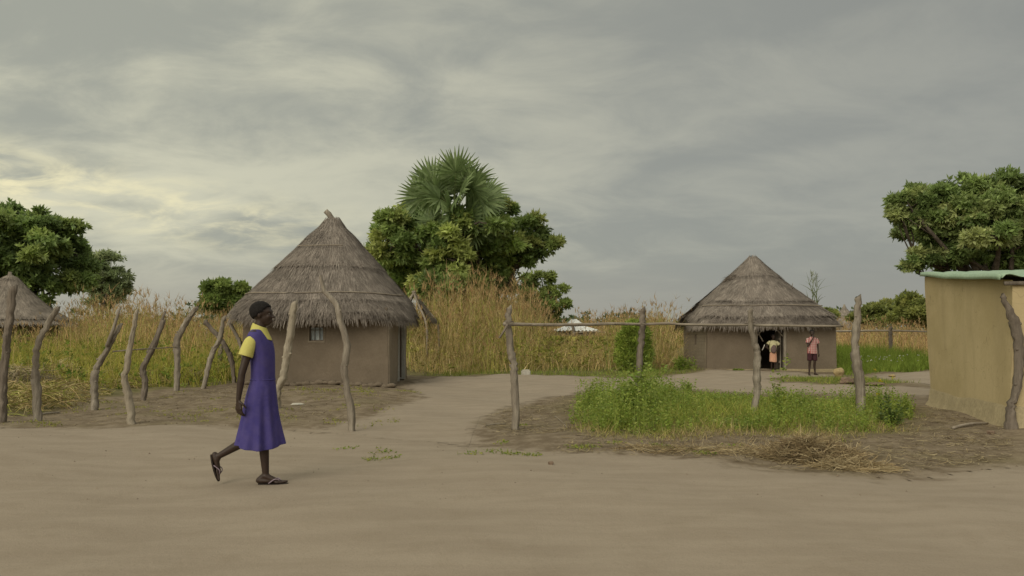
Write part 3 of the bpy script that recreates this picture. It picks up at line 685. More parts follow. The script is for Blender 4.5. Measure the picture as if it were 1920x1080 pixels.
post([(257, 582), (247, 631), (238, 689), (233, 707), (242, 747), (250, 795)], [16, 15, 13, 12, 9, 8], 'pale bleached zigzag post standing nearest the road on the left', 'wood_pale')
post([(307, 600), (291, 644), (269, 689), (272, 716), (268, 746)], [11, 12, 12, 10, 8], 'dark forked post leaning right between the pale zigzag post and the curved one', fork=[(310, 583), (293, 630), (277, 662)], mat='wood_dark')
post([(370, 575), (351, 602), (333, 638), (333, 680), (331, 733)], [11, 12, 12, 11, 9], 'post bent sharply right near its top, before the crossed pair of posts')
post([(420, 594), (411, 638), (396, 667), (380, 724)], [9, 10, 10, 8], 'straight leaning post that crosses in front of another one beside the left hut')
post([(384, 603), (415, 638), (433, 673), (440, 717)], [8, 10, 10, 8], 'dark post leaning left, rear one of the crossed pair beside the left hut', 'wood_dark')
post([(430, 606), (449, 640), (457, 674), (457, 719)], [7, 8, 8, 7], 'slim pale post leaning left against the corner of the left hut')
post([(416, 648), (413, 667), (411, 690)], [8, 9, 6], 'short dark stump in the grass behind the crossed posts', 'wood_dark', depth=24)
post([(552, 566), (547, 610), (539, 663), (532, 705), (519, 737), (520, 768)], [16, 15, 15, 16, 14, 13], 'pale curved post in front of the left hut, just ahead of the walking girl', 'wood_pale')
post([(601, 517), (611, 549), (629, 569), (638, 598), (650, 647), (646, 690), (649, 725), (657, 762), (661, 801)], [15, 15, 13, 15, 14, 13, 12, 9, 6], 'tall snaking post with a thin hooked top before the left hut window')
post([(954, 576), (953, 609), (958, 658), (963, 684), (965, 725), (968, 804)], [15, 16, 15, 15, 13, 11], 'upright knotted post where the long horizontal rail begins, at the mouth of the path')
post([(1204, 579), (1204, 620), (1200, 665), (1197, 720), (1194, 785)], [11, 13, 13, 13, 13], 'straight dark square-topped post rising from the green weeds under the long rail', 'wood_dark', rough=.05)
post([(1406, 580), (1408, 606), (1414, 642), (1421, 665), (1419, 705), (1420, 738), (1411, 783)], [15, 13, 16, 12, 11, 10, 11], 'kinked post in front of the open doorway of the right hut')
post([(1608, 556), (1608, 600), (1602, 645), (1607, 681), (1613, 735), (1612, 784)], [18, 19, 18, 14, 15, 12], 'thick reddish post with a rounded top to the right of the boy', 'wood')
post([(1879, 553), (1894, 585), (1906, 620), (1911, 680), (1904, 738), (1895, 768), (1897, 803)], [26, 19, 15, 17, 19, 16, 8], 'gnarled dark post leaning before the near corner of the ochre building', 'wood_dark')
post([(1073, 609), (1076, 627), (1075, 671)], [5, 6, 5], 'thin far post below the shiny metal roof', depth=38)
post([(1148, 606), (1144, 635), (1148, 671)], [5, 6, 6], 'slender far post between the metal roof and the bright green bush', depth=37)
post([(1003, 600), (1002, 640), (1001, 668)], [4, 5, 4], 'faint far post in the dry grass right of the rail end', depth=40, mat='wood_dark')
post([(1669, 614), (1670, 640), (1670, 672)], [6, 7, 7], 'small dark post in the field at the left of the ochre building', depth=38, mat='wood_dark')
def rail(pts, r, label, name='fence_rail', mat='rail', seed=1, cat='rail'):
    P = catmull([tuple(PT(x, y, Yd)) for x, y, Yd in pts], 40); o = MB().tube(P, np.linspace(r, r*.75, 41)*(1+.06*np.random.default_rng(seed).normal(0, 1, 41)), seg=9, rough=.05, seed=seed).build(name, mat)
    own_origin(o, tuple(P[0])); tag(o, label, cat)
    if label.startswith('long'):
        for xx, Yq, pr_ in ((954, 10.9, .062), (1204, 12.16, .062), (1407, 12.47, .07)):
            q0 = PT(xx, 608, Yq); a_ = np.linspace(0, 4.3*math.pi, 44); MB().tube(np.stack([q0.x+np.cos(a_)*pr_, Yq+.05+np.sin(a_)*(pr_+.045), q0.z-.03+.06*a_/13.5+.012*np.cos(a_*.5)], 1), .007, seg=6).build('rope_tie', 'wood_dark', o)
rail([(944, 607.5, 10.86), (1024, 609, 11.2), (1107, 608.5, 11.6), (1146, 607, 11.8), (1206, 608, 12.16), (1250, 606.5, 12.25), (1300, 609, 12.35), (1402, 609.5, 12.47), (1490, 611, 12.7), (1580, 611.5, 12.9)], .024, 'long horizontal wooden rail tied across the posts in the middle')
rail([(952, 608, 10.82), (944, 622, 10.8), (936, 634, 10.8)], .018, 'short snapped stick hanging from the rail end post', 'broken_stick', 'wood_dark', 2, 'stick')
rail([(212, 659, 14.45), (262, 655, 15.0), (330, 651, 18.2)], .014, 'thin grey pole laid between two leaning posts on the left', seed=3)
rail([(1566, 621, 38.3), (1669, 620, 38.0), (1748, 622, 38)], .05, 'thin far rail across the field behind the thick reddish post', seed=4)
rail([(1075, 624, 37.6), (1110, 622, 37.3), (1148, 624, 36.7)], .03, 'thin far rail just below the shiny metal roof', seed=5)

# ------------------------------------------------------------------ trees
def branch_tube(mb, a, b, r0, r1, seed, bend=.12, n=8, seg=8):
    r_ = np.random.default_rng(seed); a = np.array(a, float); b = np.array(b, float); L_ = np.linalg.norm(b-a)
    m1 = a*.65+b*.35+r_.normal(0, bend*L_*.5, 3); m2 = a*.3+b*.7+r_.normal(0, bend*L_*.5, 3)+[0, 0, .03*L_]
    P = catmull([a, m1, m2, b], n); mb.tube(P, np.linspace(r0, r1, n+1), seg=seg, rough=.06, seed=seed); return P
def tree(name, label, cat, bx, Yd, lobes, trunk_r, fork_z, nros, k, Ln, Wd, cols, seed, group=None, depth_k=1.0, lean=0.0, spread=1.1, droop=.25, trunk=True, extra=3, shell=.55, backonly=False):
    """lobes: (px, py, rx, ry, dY) in photo pixels at the tree's own distance, turned into real ellipsoids"""
    global rng
    keep = rng; rng = np.random.default_rng(seed); s = Yd/F
    z0 = gz(bx, Yd); root = empty(name, (bx, Yd, z0)); tag(root, label, cat, group)
    Ls = []
    for (x, y, rx, ry, d) in lobes:
        c = np.array([(x-960)*s, Yd+d, CAM_H-(y-HOR)*s]); Ls.append((c, np.array([rx*s, (rx+ry)*.5*s*depth_k, ry*s])))
    base = len(Ls)
    ctr = np.mean([c for c, _ in Ls], 0); wid = max(abs(c[0]-ctr[0])+r[0] for c, r in Ls)
    for q in range(extra):    # the crown is as deep as it is wide
        c, r = Ls[int(rng.integers(0, base))]; sgn = -1 if (q % 2 and not backonly) else 1
        Ls.append((np.array([ctr[0]+(c[0]-ctr[0])*.6, Yd+sgn*wid*(.45+.2*rng.random()), c[2]-.15*abs(rng.normal())]), r*.9))
    mb = MB(); fk = np.array([bx+lean, Yd, fork_z])
    if trunk: branch_tube(mb, (bx, Yd, z0-.15), fk, trunk_r*1.25, trunk_r*.8, seed, .04, 8, 12)
    sp = Soup(); vol = np.array([r[0]*r[1]+r[0]*r[2] for _, r in Ls]); cnt = (nros*vol/vol.sum()).astype(int)
    for i, (c, r) in enumerate(Ls):
        P = branch_tube(mb, fk, c, trunk_r*.38, trunk_r*.1, seed+i, .16)
        # sub-clumps spread through the lobe
        nc = max(5, int(cnt[i]/55)); d = unit(rng.normal(0, 1, (nc, 3))); rad = (shell+(1-shell)*rng.random((nc, 1)))
        cc = c+d*rad*r
        for j in range(min(nc, 7)): branch_tube(mb, P[5+j % 4], cc[j], trunk_r*.12, trunk_r*.03, seed+i*9+j, .15, 5, 5)
        a = rng.integers(0, nc, cnt[i]); sc = .30*min(r)+.12
        dd = rng.normal(0, 1, (cnt[i], 3))*[1, 1, .6]; Q = cc[a]+dd*sc*.62
        A = unit(Q-c)*.8+unit(dd)*.7+np.array([0, 0, .45])
        tone = np.array([2.6, 2.35, 2.35])*pal(nc, cols, .13)[a]*(1+rng.normal(0, .12, (cnt[i], 1)))
        rosettes(sp, Q, A, k, Ln, Wd, tone, spread, droop)
    mb.build('trunk', 'bark', root)
    o = link('crown', sp.mesh(), 'leaf', root, smooth=False)
    rng = keep; return root
G_DARK = [(.072, .112, .034), (.098, .145, .044), (.135, .18, .055), (.08, .12, .042)]
G_OLIVE = [(.095, .145, .042), (.125, .175, .052), (.175, .21, .065), (.08, .12, .036)]
tree('broadleaf_tree', 'large dense dark green tree rising behind the hut at the left edge', 'tree', W2(40, 46), 46,
     [(-70, 450, 75, 60, 0), (5, 440, 60, 45, 0), (62, 430, 52, 34, -1), (118, 432, 34, 24, 0), (140, 425, 16, 12, 0), (135, 470, 36, 32, 0), (80, 480, 60, 40, -2), (20, 500, 60, 45, -2), (120, 515, 45, 32, 0), (75, 545, 55, 30, -1), (-40, 540, 60, 40, 0), (15, 405, 30, 20, 0), (75, 410, 22, 14, 0)],
     .38, 2.4, 8200, 7, .34, .15, G_DARK, 11)
tree('grey_green_tree', 'airy grey-green tree with small leaves, just right of the big dark tree on the left', 'tree', W2(190, 66), 66,
     [(175, 490, 28, 22, 0), (205, 500, 26, 24, 0), (218, 525, 22, 18, 0), (190, 535, 36, 22, 0), (170, 555, 26, 20, 0), (222, 550, 14, 14, 0), (165, 520, 22, 24, 0)],
     .22, 2.2, 2800, 6, .30, .10, [(.12, .155, .075), (.15, .185, .09), (.10, .135, .06)], 12, spread=1.4)
tree('round_tree', 'small round bright green tree between the dry grass and the left hut roof', 'tree', W2(424, 56), 56,
     [(400, 545, 22, 18, 0), (425, 538, 24, 16, 0), (450, 545, 16, 12, 0), (425, 562, 34, 20, 0), (440, 570, 22, 14, 0), (398, 566, 18, 14, 0)],
     .2, 1.8, 2600, 6, .32, .14, [(.09, .135, .035), (.13, .17, .045), (.075, .11, .03)], 13)
tree('spreading_tree', 'broad spreading olive-green tree wrapped around the palm in the middle', 'tree', W2(868, 45), 45,
     [(768, 395, 30, 18, 0), (795, 385, 22, 14, 1), (735, 425, 34, 13, 0), (785, 430, 50, 26, -2), (850, 440, 44, 20, -1), (905, 412, 44, 16, 1), (945, 388, 24, 12, 0), (860, 478, 70, 28, -2), (935, 445, 55, 28, -2), (990, 430, 34, 22, 0), (1010, 462, 36, 18, 0), (1035, 462, 20, 12, 0), (720, 482, 34, 20, 0), (765, 490, 50, 32, -2), (800, 530, 60, 36, -2), (745, 530, 38, 28, 0), (860, 545, 55, 40, -2), (910, 520, 36, 34, -1), (975, 485, 30, 16, 0), (925, 555, 24, 26, 0), (955, 472, 30, 24, 0), (895, 560, 40, 26, -1), (940, 520, 30, 26, 0), (848, 470, 30, 18, -5.2), (862, 505, 40, 26, -5.2), (842, 545, 50, 30, -5.2), (880, 448, 26, 14, -4.6), (812, 452, 24, 15, -4.6), (768, 440, 32, 20, -5), (905, 440, 34, 18, -5), (875, 425, 18, 9, -4.8), (760, 480, 40, 26, -5)],
     .42, 2.2, 13500, 7, .33, .125, G_OLIVE, 14, extra=4, backonly=True)
tree('layered_tree', 'smaller tiered tree right of the palm, above the end of the dry thicket', 'tree', W2(1005, 57), 57,
     [(975, 530, 30, 14, 0), (1015, 525, 30, 12, 0), (1045, 545, 24, 9, 0), (1005, 555, 40, 14, 0), (1050, 568, 18, 8, 0), (1020, 585, 36, 16, 0), (980, 575, 30, 16, 0)],
     .2, 1.8, 2700, 6, .30, .12, [(.10, .145, .04), (.14, .18, .055), (.08, .11, .032)], 15)
tree('shade_tree', 'big leafy tree with light-tipped foliage above the green roof at the right', 'tree', W2(1850, 30), 30,
     [(1725, 357, 26, 20, 0), (1705, 390, 34, 24, 0), (1760, 377, 46, 30, 0), (1690, 412, 24, 12, 0), (1740, 417, 42, 22, 0), (1815, 357, 50, 24, 0), (1880, 357, 56, 26, 0), (1820, 407, 60, 32, -1), (1890, 422, 60, 40, -1), (1770, 444, 44, 26, 0), (1735, 482, 30, 14, 0), (1712, 494, 14, 7, 0), (1800, 479, 50, 26, 0), (1870, 474, 50, 32, 0), (1960, 412, 90, 60, 0), (1950, 484, 70, 36, 0)],
     .34, 2.4, 12500, 7, .22, .085, [(.075, .115, .034), (.105, .15, .048), (.17, .205, .08), (.065, .10, .03)], 16, extra=3)
for i, (x, y, w, h, Yd, sd_) in enumerate(((1650, 585, 34, 22, 75, 1), (1622, 590, 26, 18, 82, 2), (1705, 578, 34, 28, 62, 3), (1745, 585, 30, 26, 64, 4), (1550, 588, 20, 9, 95, 5), (1800, 580, 40, 24, 70, 6))):
    tree('low_tree', ['rounded low tree at the left of the far row, beyond the field', 'pale low tree directly behind the thick reddish post', 'darker bushy tree beside the leaning wall of the ochre building', 'dark low tree partly hidden by the ochre building', 'small low tree over the right slope of the right hut', 'low tree wholly behind the ochre building'][i], 'tree', W2(x, Yd), Yd,
         [(x-w*.4, y, w*.6, h*.7, 0), (x+w*.4, y-h*.15, w*.55, h*.7, 0), (x, y-h*.3, w*.5, h*.6, 0), (x+w*.1, y+h*.4, w*.8, h*.5, 0)],
         .18, 1.4, 1500, 6, .36, .15, [(.10, .125, .035), (.14, .16, .045), (.08, .10, .03)], 30+sd_, 'low trees beyond the field')
# far wood along the horizon: reads as one mass
sp = Soup(); n = 9000; xx = rng.uniform(-120, 150, n); yy = rng.uniform(125, 165, n)
top = 3.6+1.3*np.sin(xx*.11+1)+1.0*np.sin(xx*.27+2)+.8*np.sin(xx*.71)+.5*np.sin(xx*1.7)
Q = np.stack([xx, yy, np.maximum(.2, top*rng.random(n)**.45)], 1); rosettes(sp, Q, np.tile([0, -.3, 1.], (n, 1)), 6, .75, .38, pal(n, [(.09, .125, .05), (.12, .155, .065), (.10, .13, .055)]), 1.3)
tag(link('distant_wood', sp.mesh(), 'leaf', smooth=False), 'low green line of far-off trees along the horizon', 'wood', kind='stuff')

# ---- the fan palm
PX, PY = W2(852, 41.5), 41.5
palm = empty('fan_palm', (PX, PY, gz(PX, PY))); tag(palm, 'tall fan palm whose crown bursts out above the spreading tree', 'palm')
MB().tube(catmull([(PX+.2, PY, -.2), (PX+.1, PY, 3), (PX, PY, 5.5), (PX, PY, 7.6)], 14), np.linspace(.30, .21, 15), seg=12, rough=.05).build('trunk', 'bark', palm)
def fan_mesh(seed, blade=1.45, nb=30):
    r_ = np.random.default_rng(seed); sp = Soup(); ang = np.linspace(-2.35, 2.35, nb)+r_.normal(0, .02, nb)
    ln = blade*(1-.16*np.abs(ang)/2.35)*(1+r_.normal(0, .05, nb)); inner = .58
    V = []; cup = .22
    # blades along local +Y, spread in the X/Y plane, leaf base at the origin
    t = np.array([0.0, .28, .55, .8, 1.0]); C = []; Wv = []
    for a, l_ in zip(ang, ln):
        d = np.array([math.sin(a), math.cos(a), 0]); side = np.array([math.cos(a), -math.sin(a), 0]); p = np.outer(t*l_, d); p[:, 2] = cup*np.abs(math.sin(a))*t*l_*.5-(.30+.25*r_.random())*(np.maximum(t-.45, 0)**2)*l_
        C.append(p); hw = np.interp(t, [0, inner, 1], [.004, blade*inner*(4.7/nb)*.56, .006]); sd2 = side+np.array([0, 0, .55*(1 if len(C) % 2 else -1)]); Wv.append(sd2[None]*hw[:, None])
    g = np.array([(.21, .28, .11), (.26, .33, .145), (.175, .24, .09)]); T = g[r_.integers(0, 3, nb)]*(1+r_.normal(0, .12, (nb, 1)))
    strips(sp, np.array(C), np.array(Wv), T); return sp.mesh('frond_fan')
fans = [fan_mesh(s_) for s_ in (1, 2, 3)]; oldfan = fan_mesh(5)
for f_ in fans+[oldfan]: f_.materials.append(MAT['leaf'])
crown = np.array([PX, PY, 7.68]); fronds = []
import itertools
rs = np.random.default_rng(5)
specs = [(az_, e_) for e_, cnt, off in ((78, 3, 100), (56, 6, 25), (36, 8, 0), (14, 8, 25), (-12, 7, 8), (-38, 5, 50)) for az_ in (off+360*np.arange(cnt)/cnt)]
for i, (a_, e_) in enumerate(specs):
    a = R(a_+rs.normal(0, 9)); e = R(e_+rs.normal(0, 6)); L1 = 1.65*(1+rs.normal(0, .12))*(1.0 if e_ > 0 else .75)
    d = np.array([math.cos(a)*math.cos(e), math.sin(a)*math.cos(e), math.sin(e)]); end = crown+d*L1+np.array([0, 0, -.10*L1*(1-math.sin(e))])
    P = catmull([crown+d*.05, crown+d*L1*.55+[0, 0, .04], end], 6); sp = Soup()
    fr_ = bpy.data.objects.new('frond', None)
    pet = MB().tube(P, np.linspace(.035, .018, 7), seg=6).build('frond', 'leafstalk' if 'leafstalk' in MAT else 'bark', palm)
    fwd = unit(end-P[-3]); fwd = unit(fwd+np.array([0, 0, -.22])); side = unit(np.cross(fwd, [0, 0, 1.])+rs.normal(0, .35, 3)); side = unit(side-fwd*np.dot(side, fwd)); hn = rs.random()*6.28; nt_ = np.array([math.cos(hn)*.9, -abs(math.sin(hn))*.9 if rs.random() < .65 else abs(math.sin(hn))*.9, .45]); nt_ = unit(nt_-fwd*np.dot(nt_, fwd)); side = np.cross(fwd, nt_); upv = np.cross(side, fwd)
    M4 = Matrix(((side[0], fwd[0], upv[0], end[0]), (side[1], fwd[1], upv[1], end[1]), (side[2], fwd[2], upv[2], end[2]), (0, 0, 0, 1)))
    fo = bpy.data.objects.new('frond_blade', fans[i % 3]); col.objects.link(fo); fo.parent = pet
    fo.matrix_local = parent_world(palm).inverted() @ M4

# ------------------------------------------------------------------ grass, weeds and straw
DRY = [(.38, .28, .13), (.46, .36, .19), (.32, .235, .11), (.42, .30, .14), (.30, .26, .09)]
ORANGE = [(.42, .27, .13), (.46, .32, .17), (.36, .22, .10), (.34, .28, .12)]
YG = [(.29, .29, .06), (.23, .26, .05), (.36, .32, .09), (.19, .21, .045)]
GREEN = [(.15, .22, .035), (.20, .27, .05), (.25, .29, .07), (.12, .18, .035)]
def tall_grass(sp, q, h, cols, leafc, plume=True, w=.020, lean=.16, lift=1.65):
    P = on_ground(q); n = len(P); T = pal(n, cols, .12); T2 = pal(n, YG+[(.24, .22, .07)], .12)
    pm = np.sin(q[:, 0]*1.3+np.sin(q[:, 1]*.9)*2)*np.sin(q[:, 1]*1.1+1)+rng.normal(0, .35, n); T = np.where((pm > .35)[:, None], T2, T)*(1+.22*np.sin(q[:, 0]*2.9+q[:, 1]*1.7))[:, None]*lift
    h = h*np.clip(1+.17*np.sin(q[:, 0]*3.1+2*np.sin(q[:, 1]*1.3))+.11*np.sin(q[:, 0]*7.7+1)-.05, .5, 1.25)
    tips = blades(sp, P, h, w, T, lean, .28, 4)
    for _ in range(4):     # arching leaves part-way up each stalk
        f = rng.uniform(.15, .8, n)[:, None]; Q = P*(1-f)+tips*f; Q[:, 2] = P[:, 2]+(tips[:, 2]-P[:, 2])*f[:, 0]
        m = rng.random(n) < .8; blades(sp, Q[m], h[m]*rng.uniform(.18, .34, m.sum()), w*1.1, pal(m.sum(), leafc, .12), .5, 1.3, 3)
    if plume:
        for _ in range(3): blades(sp, tips-[0, 0, .05], h*rng.uniform(.07, .14, n), w*1.3, pal(n, ORANGE, .1), .3, .9, 2)
def hprof(pts):
    xs, hs = zip(*pts); return lambda px: np.interp(px, xs, hs)
def imx(q): return 960+F*q[:, 0]/q[:, 1]
# centre thicket: tall golden grass
sp = Soup(); poly = [(-4.0, 29.5), (-2.2, 26.8), (0, 27), (2.6, 28.5), (6.2, 29.5), (6.5, 33), (8, 46), (-6, 46), (-5, 33)]
q = clumpy(8600, poly, 260, .42, .35); px_ = imx(q)+rng.normal(0, 3, len(q)); topy = hprof([(700, 560), (790, 575), (830, 535), (880, 530), (960, 545), (1010, 572), (1035, 625), (1128, 630), (1140, 594), (1180, 594), (1200, 588), (1230, 572), (1290, 592), (1320, 600)])(px_)
hmax = CAM_H+(HOR-topy)/F*q[:, 1]; h = np.clip(hmax*rng.uniform(.55, 1.06, len(q)), .5, 4); front = np.clip((q[:, 1]-27)/3.5, .35, 1); h *= front
tall_grass(sp, q, h, DRY+[(.20, .19, .05)], DRY+YG)
q = clumpy(12000, poly, 160, .5, .5); P = on_ground(q); hh = np.interp(q[:, 1], [27, 31, 36], [.6, 1.6, 2.0])*rng.uniform(.4, 1, len(q)); hh = np.where((imx(q) > 1035) & (imx(q) < 1130), np.minimum(hh, CAM_H-.08-.15*rng.random(len(q))), hh); blades(sp, P, hh, .022, 1.6*pal(len(q), DRY+[(.24, .2, .09), (.2, .19, .05)], .22), .6, 1.1, 4)
q = clumpy(4200, poly, 110, .45, .25); q[:, 1] = np.minimum(q[:, 1], 36); hb = np.interp(q[:, 1], [27, 31, 36], [.9, 1.8, 2.3])*rng.uniform(.4, 1, len(q)); hb = np.where((imx(q) > 1020) & (imx(q) < 1140), hb*.5, hb)
blades(sp, on_ground(q), hb, .026, pal(len(q), [(.66, .54, .31), (.54, .40, .21), (.52, .49, .16), (.36, .29, .18)], .18), .7, 1.8, 6)
q = clumpy(2200, poly, 60, .5, .2); q[:, 1] = np.minimum(q[:, 1], 35); P = on_ground(q, 0); P[:, 2] += np.interp(q[:, 1], [27, 31, 36], [.5, 1.4, 2.0])*rng.random(len(q)); P[:, 2] = np.where((imx(q) > 1020) & (imx(q) < 1140), np.minimum(P[:, 2], 1.1), P[:, 2]); rosettes(sp, P, np.tile([0, 0, 1.], (len(P), 1)), 7, .17, .05, pal(len(P), YG+[(.45, .38, .12)], .15), 1.4)
tag(link('tall_grass', sp.mesh(), 'grass', smooth=False), 'tall golden dry grass thicket between the two huts', 'grass', kind='stuff')
sp = Soup(); poly = [(-14, 80), (22, 80), (26, 96), (-18, 96)]; q = scatter(3600, poly); tall_grass(sp, q, rng.uniform(1.8, 3.3, len(q))*(1+.12*np.sin(q[:, 0]*.9)), ORANGE, ORANGE, True, .05)
tag(link('tall_grass', sp.mesh(), 'grass', smooth=False), 'far brown grass behind the shiny metal roof', 'grass', kind='stuff')
# left: tall orange grass
sp = Soup(); poly = [(-34, 36), (-23, 30), (-12, 27), (-8.5, 25.5), (-7.5, 30), (-7, 52), (-45, 52)]
q = clumpy(7600, poly, 240, .5, .4); px_ = imx(q); topy = hprof([(0, 610), (110, 600), (130, 568), (160, 563), (230, 560), (280, 563), (330, 570), (380, 582), (450, 590), (500, 600)])(px_)
h = np.clip((CAM_H+(HOR-topy)/F*q[:, 1])*rng.uniform(.6, 1.04, len(q)), .5, 3.6)
tall_grass(sp, q, h, ORANGE+[(.22, .19, .06)], ORANGE+YG)
tag(link('tall_grass', sp.mesh(), 'grass', smooth=False), 'tall orange-brown grass behind the leaning posts on the left', 'grass', kind='stuff')
# left: yellow-green mid growth and cut, matted grass
sp = Soup(); poly = [(-22, 18), (-13.5, 15.0), (-10, 17.5), (-7.6, 20.6), (-7.6, 26), (-12, 30), (-24, 34), (-30, 30)]
q = clumpy(19000, poly, 200, .45, .4); h = np.interp(q[:, 1], [14, 18, 23, 30], [.42, .65, 1.15, 1.6])*rng.uniform(.5, 1.1, len(q))
blades(sp, on_ground(q), h, .016, np.array([1.25, 1.2, .95])*pal(len(q), YG+YG+DRY[:2]+[(.12, .16, .03)], .18), .3, .7, 4)
q = clumpy(2800, poly, 60, .6, .3, .0); P = on_ground(q, 0); P[:, 2] += np.interp(q[:, 1], [14, 18, 24, 30], [.12, .35, .75, 1.2])*rng.random(len(q)); rosettes(sp, P, np.tile([0, 0, 1.], (len(P), 1)), 6, .13, .05, pal(len(P), GREEN+YG, .1), 1.3)
tag(link('wild_grass', sp.mesh(), 'grass', smooth=False), 'yellow-green wild grass growing among the leaning posts on the left', 'grass', kind='stuff')
sp = Soup(); poly = [(-24, 13.2), (-9.0, 13.0)] + px_poly([(80, 768), (150, 750), (250, 740), (340, 727), (450, 716)]) + [(-7.7, 22), (-10, 22), (-14, 20), (-24, 20)]
k = 90; cs = scatter(k, poly, .12); rad = rng.uniform(.4, 1.1, k); hg = rng.uniform(.15, .55, k); i = rng.integers(0, k, 26000); rr = np.sqrt(rng.random(26000))
aa = rng.random(26000)*6.28; q = cs[i]+np.stack([np.cos(aa), np.sin(aa)], 1)*(rr*rad[i])[:, None]; P = on_ground(q, 0); P[:, 2] += hg[i]*(1-rr**2)*rng.random(26000)**.4
D = np.stack([np.cos(aa+rng.normal(0, 1, 26000)), np.sin(aa+rng.normal(0, 1, 26000)), rng.normal(-.1, .35, 26000)], 1); ln = rng.uniform(.15, .5, (26000, 1)); tt = np.array([-.5, 0, .5])[None, :, None]
C = P[:, None]+unit(D)[:, None]*ln[:, None]*tt+np.array([0, 0, 1.])*(.03-.12*ln[:, None]*np.abs(tt)); C[..., 2] = np.maximum(C[..., 2], (P[:, 2]-hg[i])[:, None]+.0)
for (hx_, hy_, hr, hh_) in ((40, 735, .9, .55), (112, 712, .8, .5), (150, 668, 1.1, .75), (215, 700, .8, .5), (300, 690, .9, .5), (395, 690, .9, .55), (350, 712, .6, .35), (20, 690, 1.2, .7), (270, 665, 1.2, .7)):
    X_, Y_ = GP(hx_, hy_); m_ = 620; r_1 = np.sqrt(rng.random(m_)); a_1 = rng.random(m_)*6.28; Pq = on_ground(np.column_stack([X_+np.cos(a_1)*r_1*hr, Y_+np.sin(a_1)*r_1*hr*.8]), 0); Pq[:, 2] += hh_*(1-r_1**2)*rng.random(m_)**.4
    Dq = unit(rng.normal(0, 1, (m_, 3))*[1, 1, .45]); lq = rng.uniform(.3, .85, (m_, 1)); t4 = np.array([-.5, -.2, .2, .5])[None, :, None]; Cq = Pq[:, None]+Dq[:, None]*lq[:, None]*t4+rng.normal(0, .02, (m_, 4, 3)); Cq[..., 2] -= .3*lq*t4[..., 0]**2
    cq = [(.33, .27, .17), (.22, .18, .125), (.42, .34, .19)] if hx_ not in (395, 112) else [(.50, .41, .24), (.42, .34, .18)]
    strips(sp, Cq, unit(rng.normal(0, 1, (m_, 3)))[:, None]*.0075, pal(m_, cq, .15))
strips(sp, C, unit(rng.normal(0, 1, (26000, 3)))[:, None]*.0065, pal(26000, DRY+YG[:2]+[(.40, .33, .18), (.24, .22, .06)], .14))
tag(link('cut_grass', sp.mesh(), 'straw', smooth=False), 'heaps of cut matted yellow grass behind the leftmost posts', 'cut grass', kind='stuff')
# right: far orange grass and the lush green meadow
sp = Soup(); poly = [(12.5, 44), (36, 44), (48, 62), (14, 62)]
q = scatter(5200, poly); h = rng.uniform(1.2, 2.15, len(q)); tall_grass(sp, q, h, ORANGE, ORANGE, True, .03)
tag(link('tall_grass', sp.mesh(), 'grass', smooth=False), 'belt of orange grass under the low far trees at the right', 'grass', kind='stuff')
sp = Soup(); q = clumpy(15000, LUSH, 150, .5, .5); h = np.interp(q[:, 1], [26, 30, 36, 46], [.25, .65, .95, 1.15])*rng.uniform(.6, 1.08, len(q)); blades(sp, on_ground(q), h, .026, pal(len(q), [(.15, .21, .03), (.19, .26, .04), (.24, .28, .055), (.12, .17, .025)], .1), .25, .6, 3)
tag(link('green_grass', sp.mesh(), 'grass', smooth=False), 'lush bright green grass right of the farther hut', 'grass', kind='stuff')
# small white and yellow wild flowers in the meadow edge
sp = Soup(); q = scatter(34, px_poly([(1640, 700), (1745, 699)])+[(14.3, 30.5), (12.8, 30.5)]); P = on_ground(q, .42); P[:, 2] += rng.uniform(-.1, .15, len(P)); rosettes(sp, P, np.tile([0, -.4, 1.], (len(P), 1)), 5, .035, .025, pal(len(P), [(.55, .54, .46), (.45, .44, .36)], .05), 1.6, 0)
blades(sp, on_ground(q), np.full(len(q), .42), .008, pal(len(q), GREEN), .05, .1, 2)
tag(link('white_flowers', sp.mesh(), 'grass', smooth=False), 'scattered small white flowers at the edge of the lush grass', 'flowers', kind='stuff')
# short grass behind the path, strip by the right hut
for poly, n_, hm, lab, cc in ((BACKG, 9000, .22, 'short green grass verge behind the sandy path', YG+GREEN), (STRIP, 3600, .15, 'strip of short grass in front of the boy', GREEN+YG)):
    sp = Soup(); q = clumpy(n_, poly, 80, .4, .45, .3); blades(sp, on_ground(q), hm*rng.uniform(.3, 1.2, len(q)), .016, pal(len(q), cc, .12), .35, .7, 3)
    tag(link('short_grass', sp.mesh(), 'grass', smooth=False), lab, 'grass', kind='stuff')
# weed island in front
def leafy(sp, P, h, nl, Ln, Wd, cols, w=.006):
    n = len(P); tips = blades(sp, P, h, w, pal(n, cols), .12, .15, 2)
    for k in range(nl):
        f = ((k+.6)/nl); Q = P*(1-f)+tips*f; Q[:, 2] = P[:, 2]+(tips[:, 2]-P[:, 2])*f
        a = rng.random(n)*6.28; D = np.stack([np.cos(a), np.sin(a), rng.uniform(.0, .8, n)], 1); leaves(sp, Q, D, Ln*(1.15-.5*f)*rng.uniform(.7, 1.2, n), Wd, pal(n, cols, .12), .2)
sp = Soup(); q = clumpy(15000, ISLAND, 150, .22, .4, .35); ed = np.clip(poly_in(ISLAND, q[:, 0], q[:, 1])/.8, .25, 1); ed *= np.interp(q[:, 1], [10, 12.8, 15, 19], [.95, .85, .30, .22]); h = .36*ed*rng.uniform(.35, 1.15, len(q))
blades(sp, on_ground(q), h, .010, 1.25*pal(len(q), GREEN+YG+YG, .15), .35, .8, 4)
tag(link('grass_patch', sp.mesh(), 'grass', smooth=False), 'patch of green grass on the island of weeds beside the road', 'grass', kind='stuff')
sp = Soup(); poly = px_poly([(1075, 790), (1095, 752), (1300, 748), (1500, 755), (1700, 765), (1700, 800), (1560, 811), (1400, 803), (1250, 815), (1120, 808)])
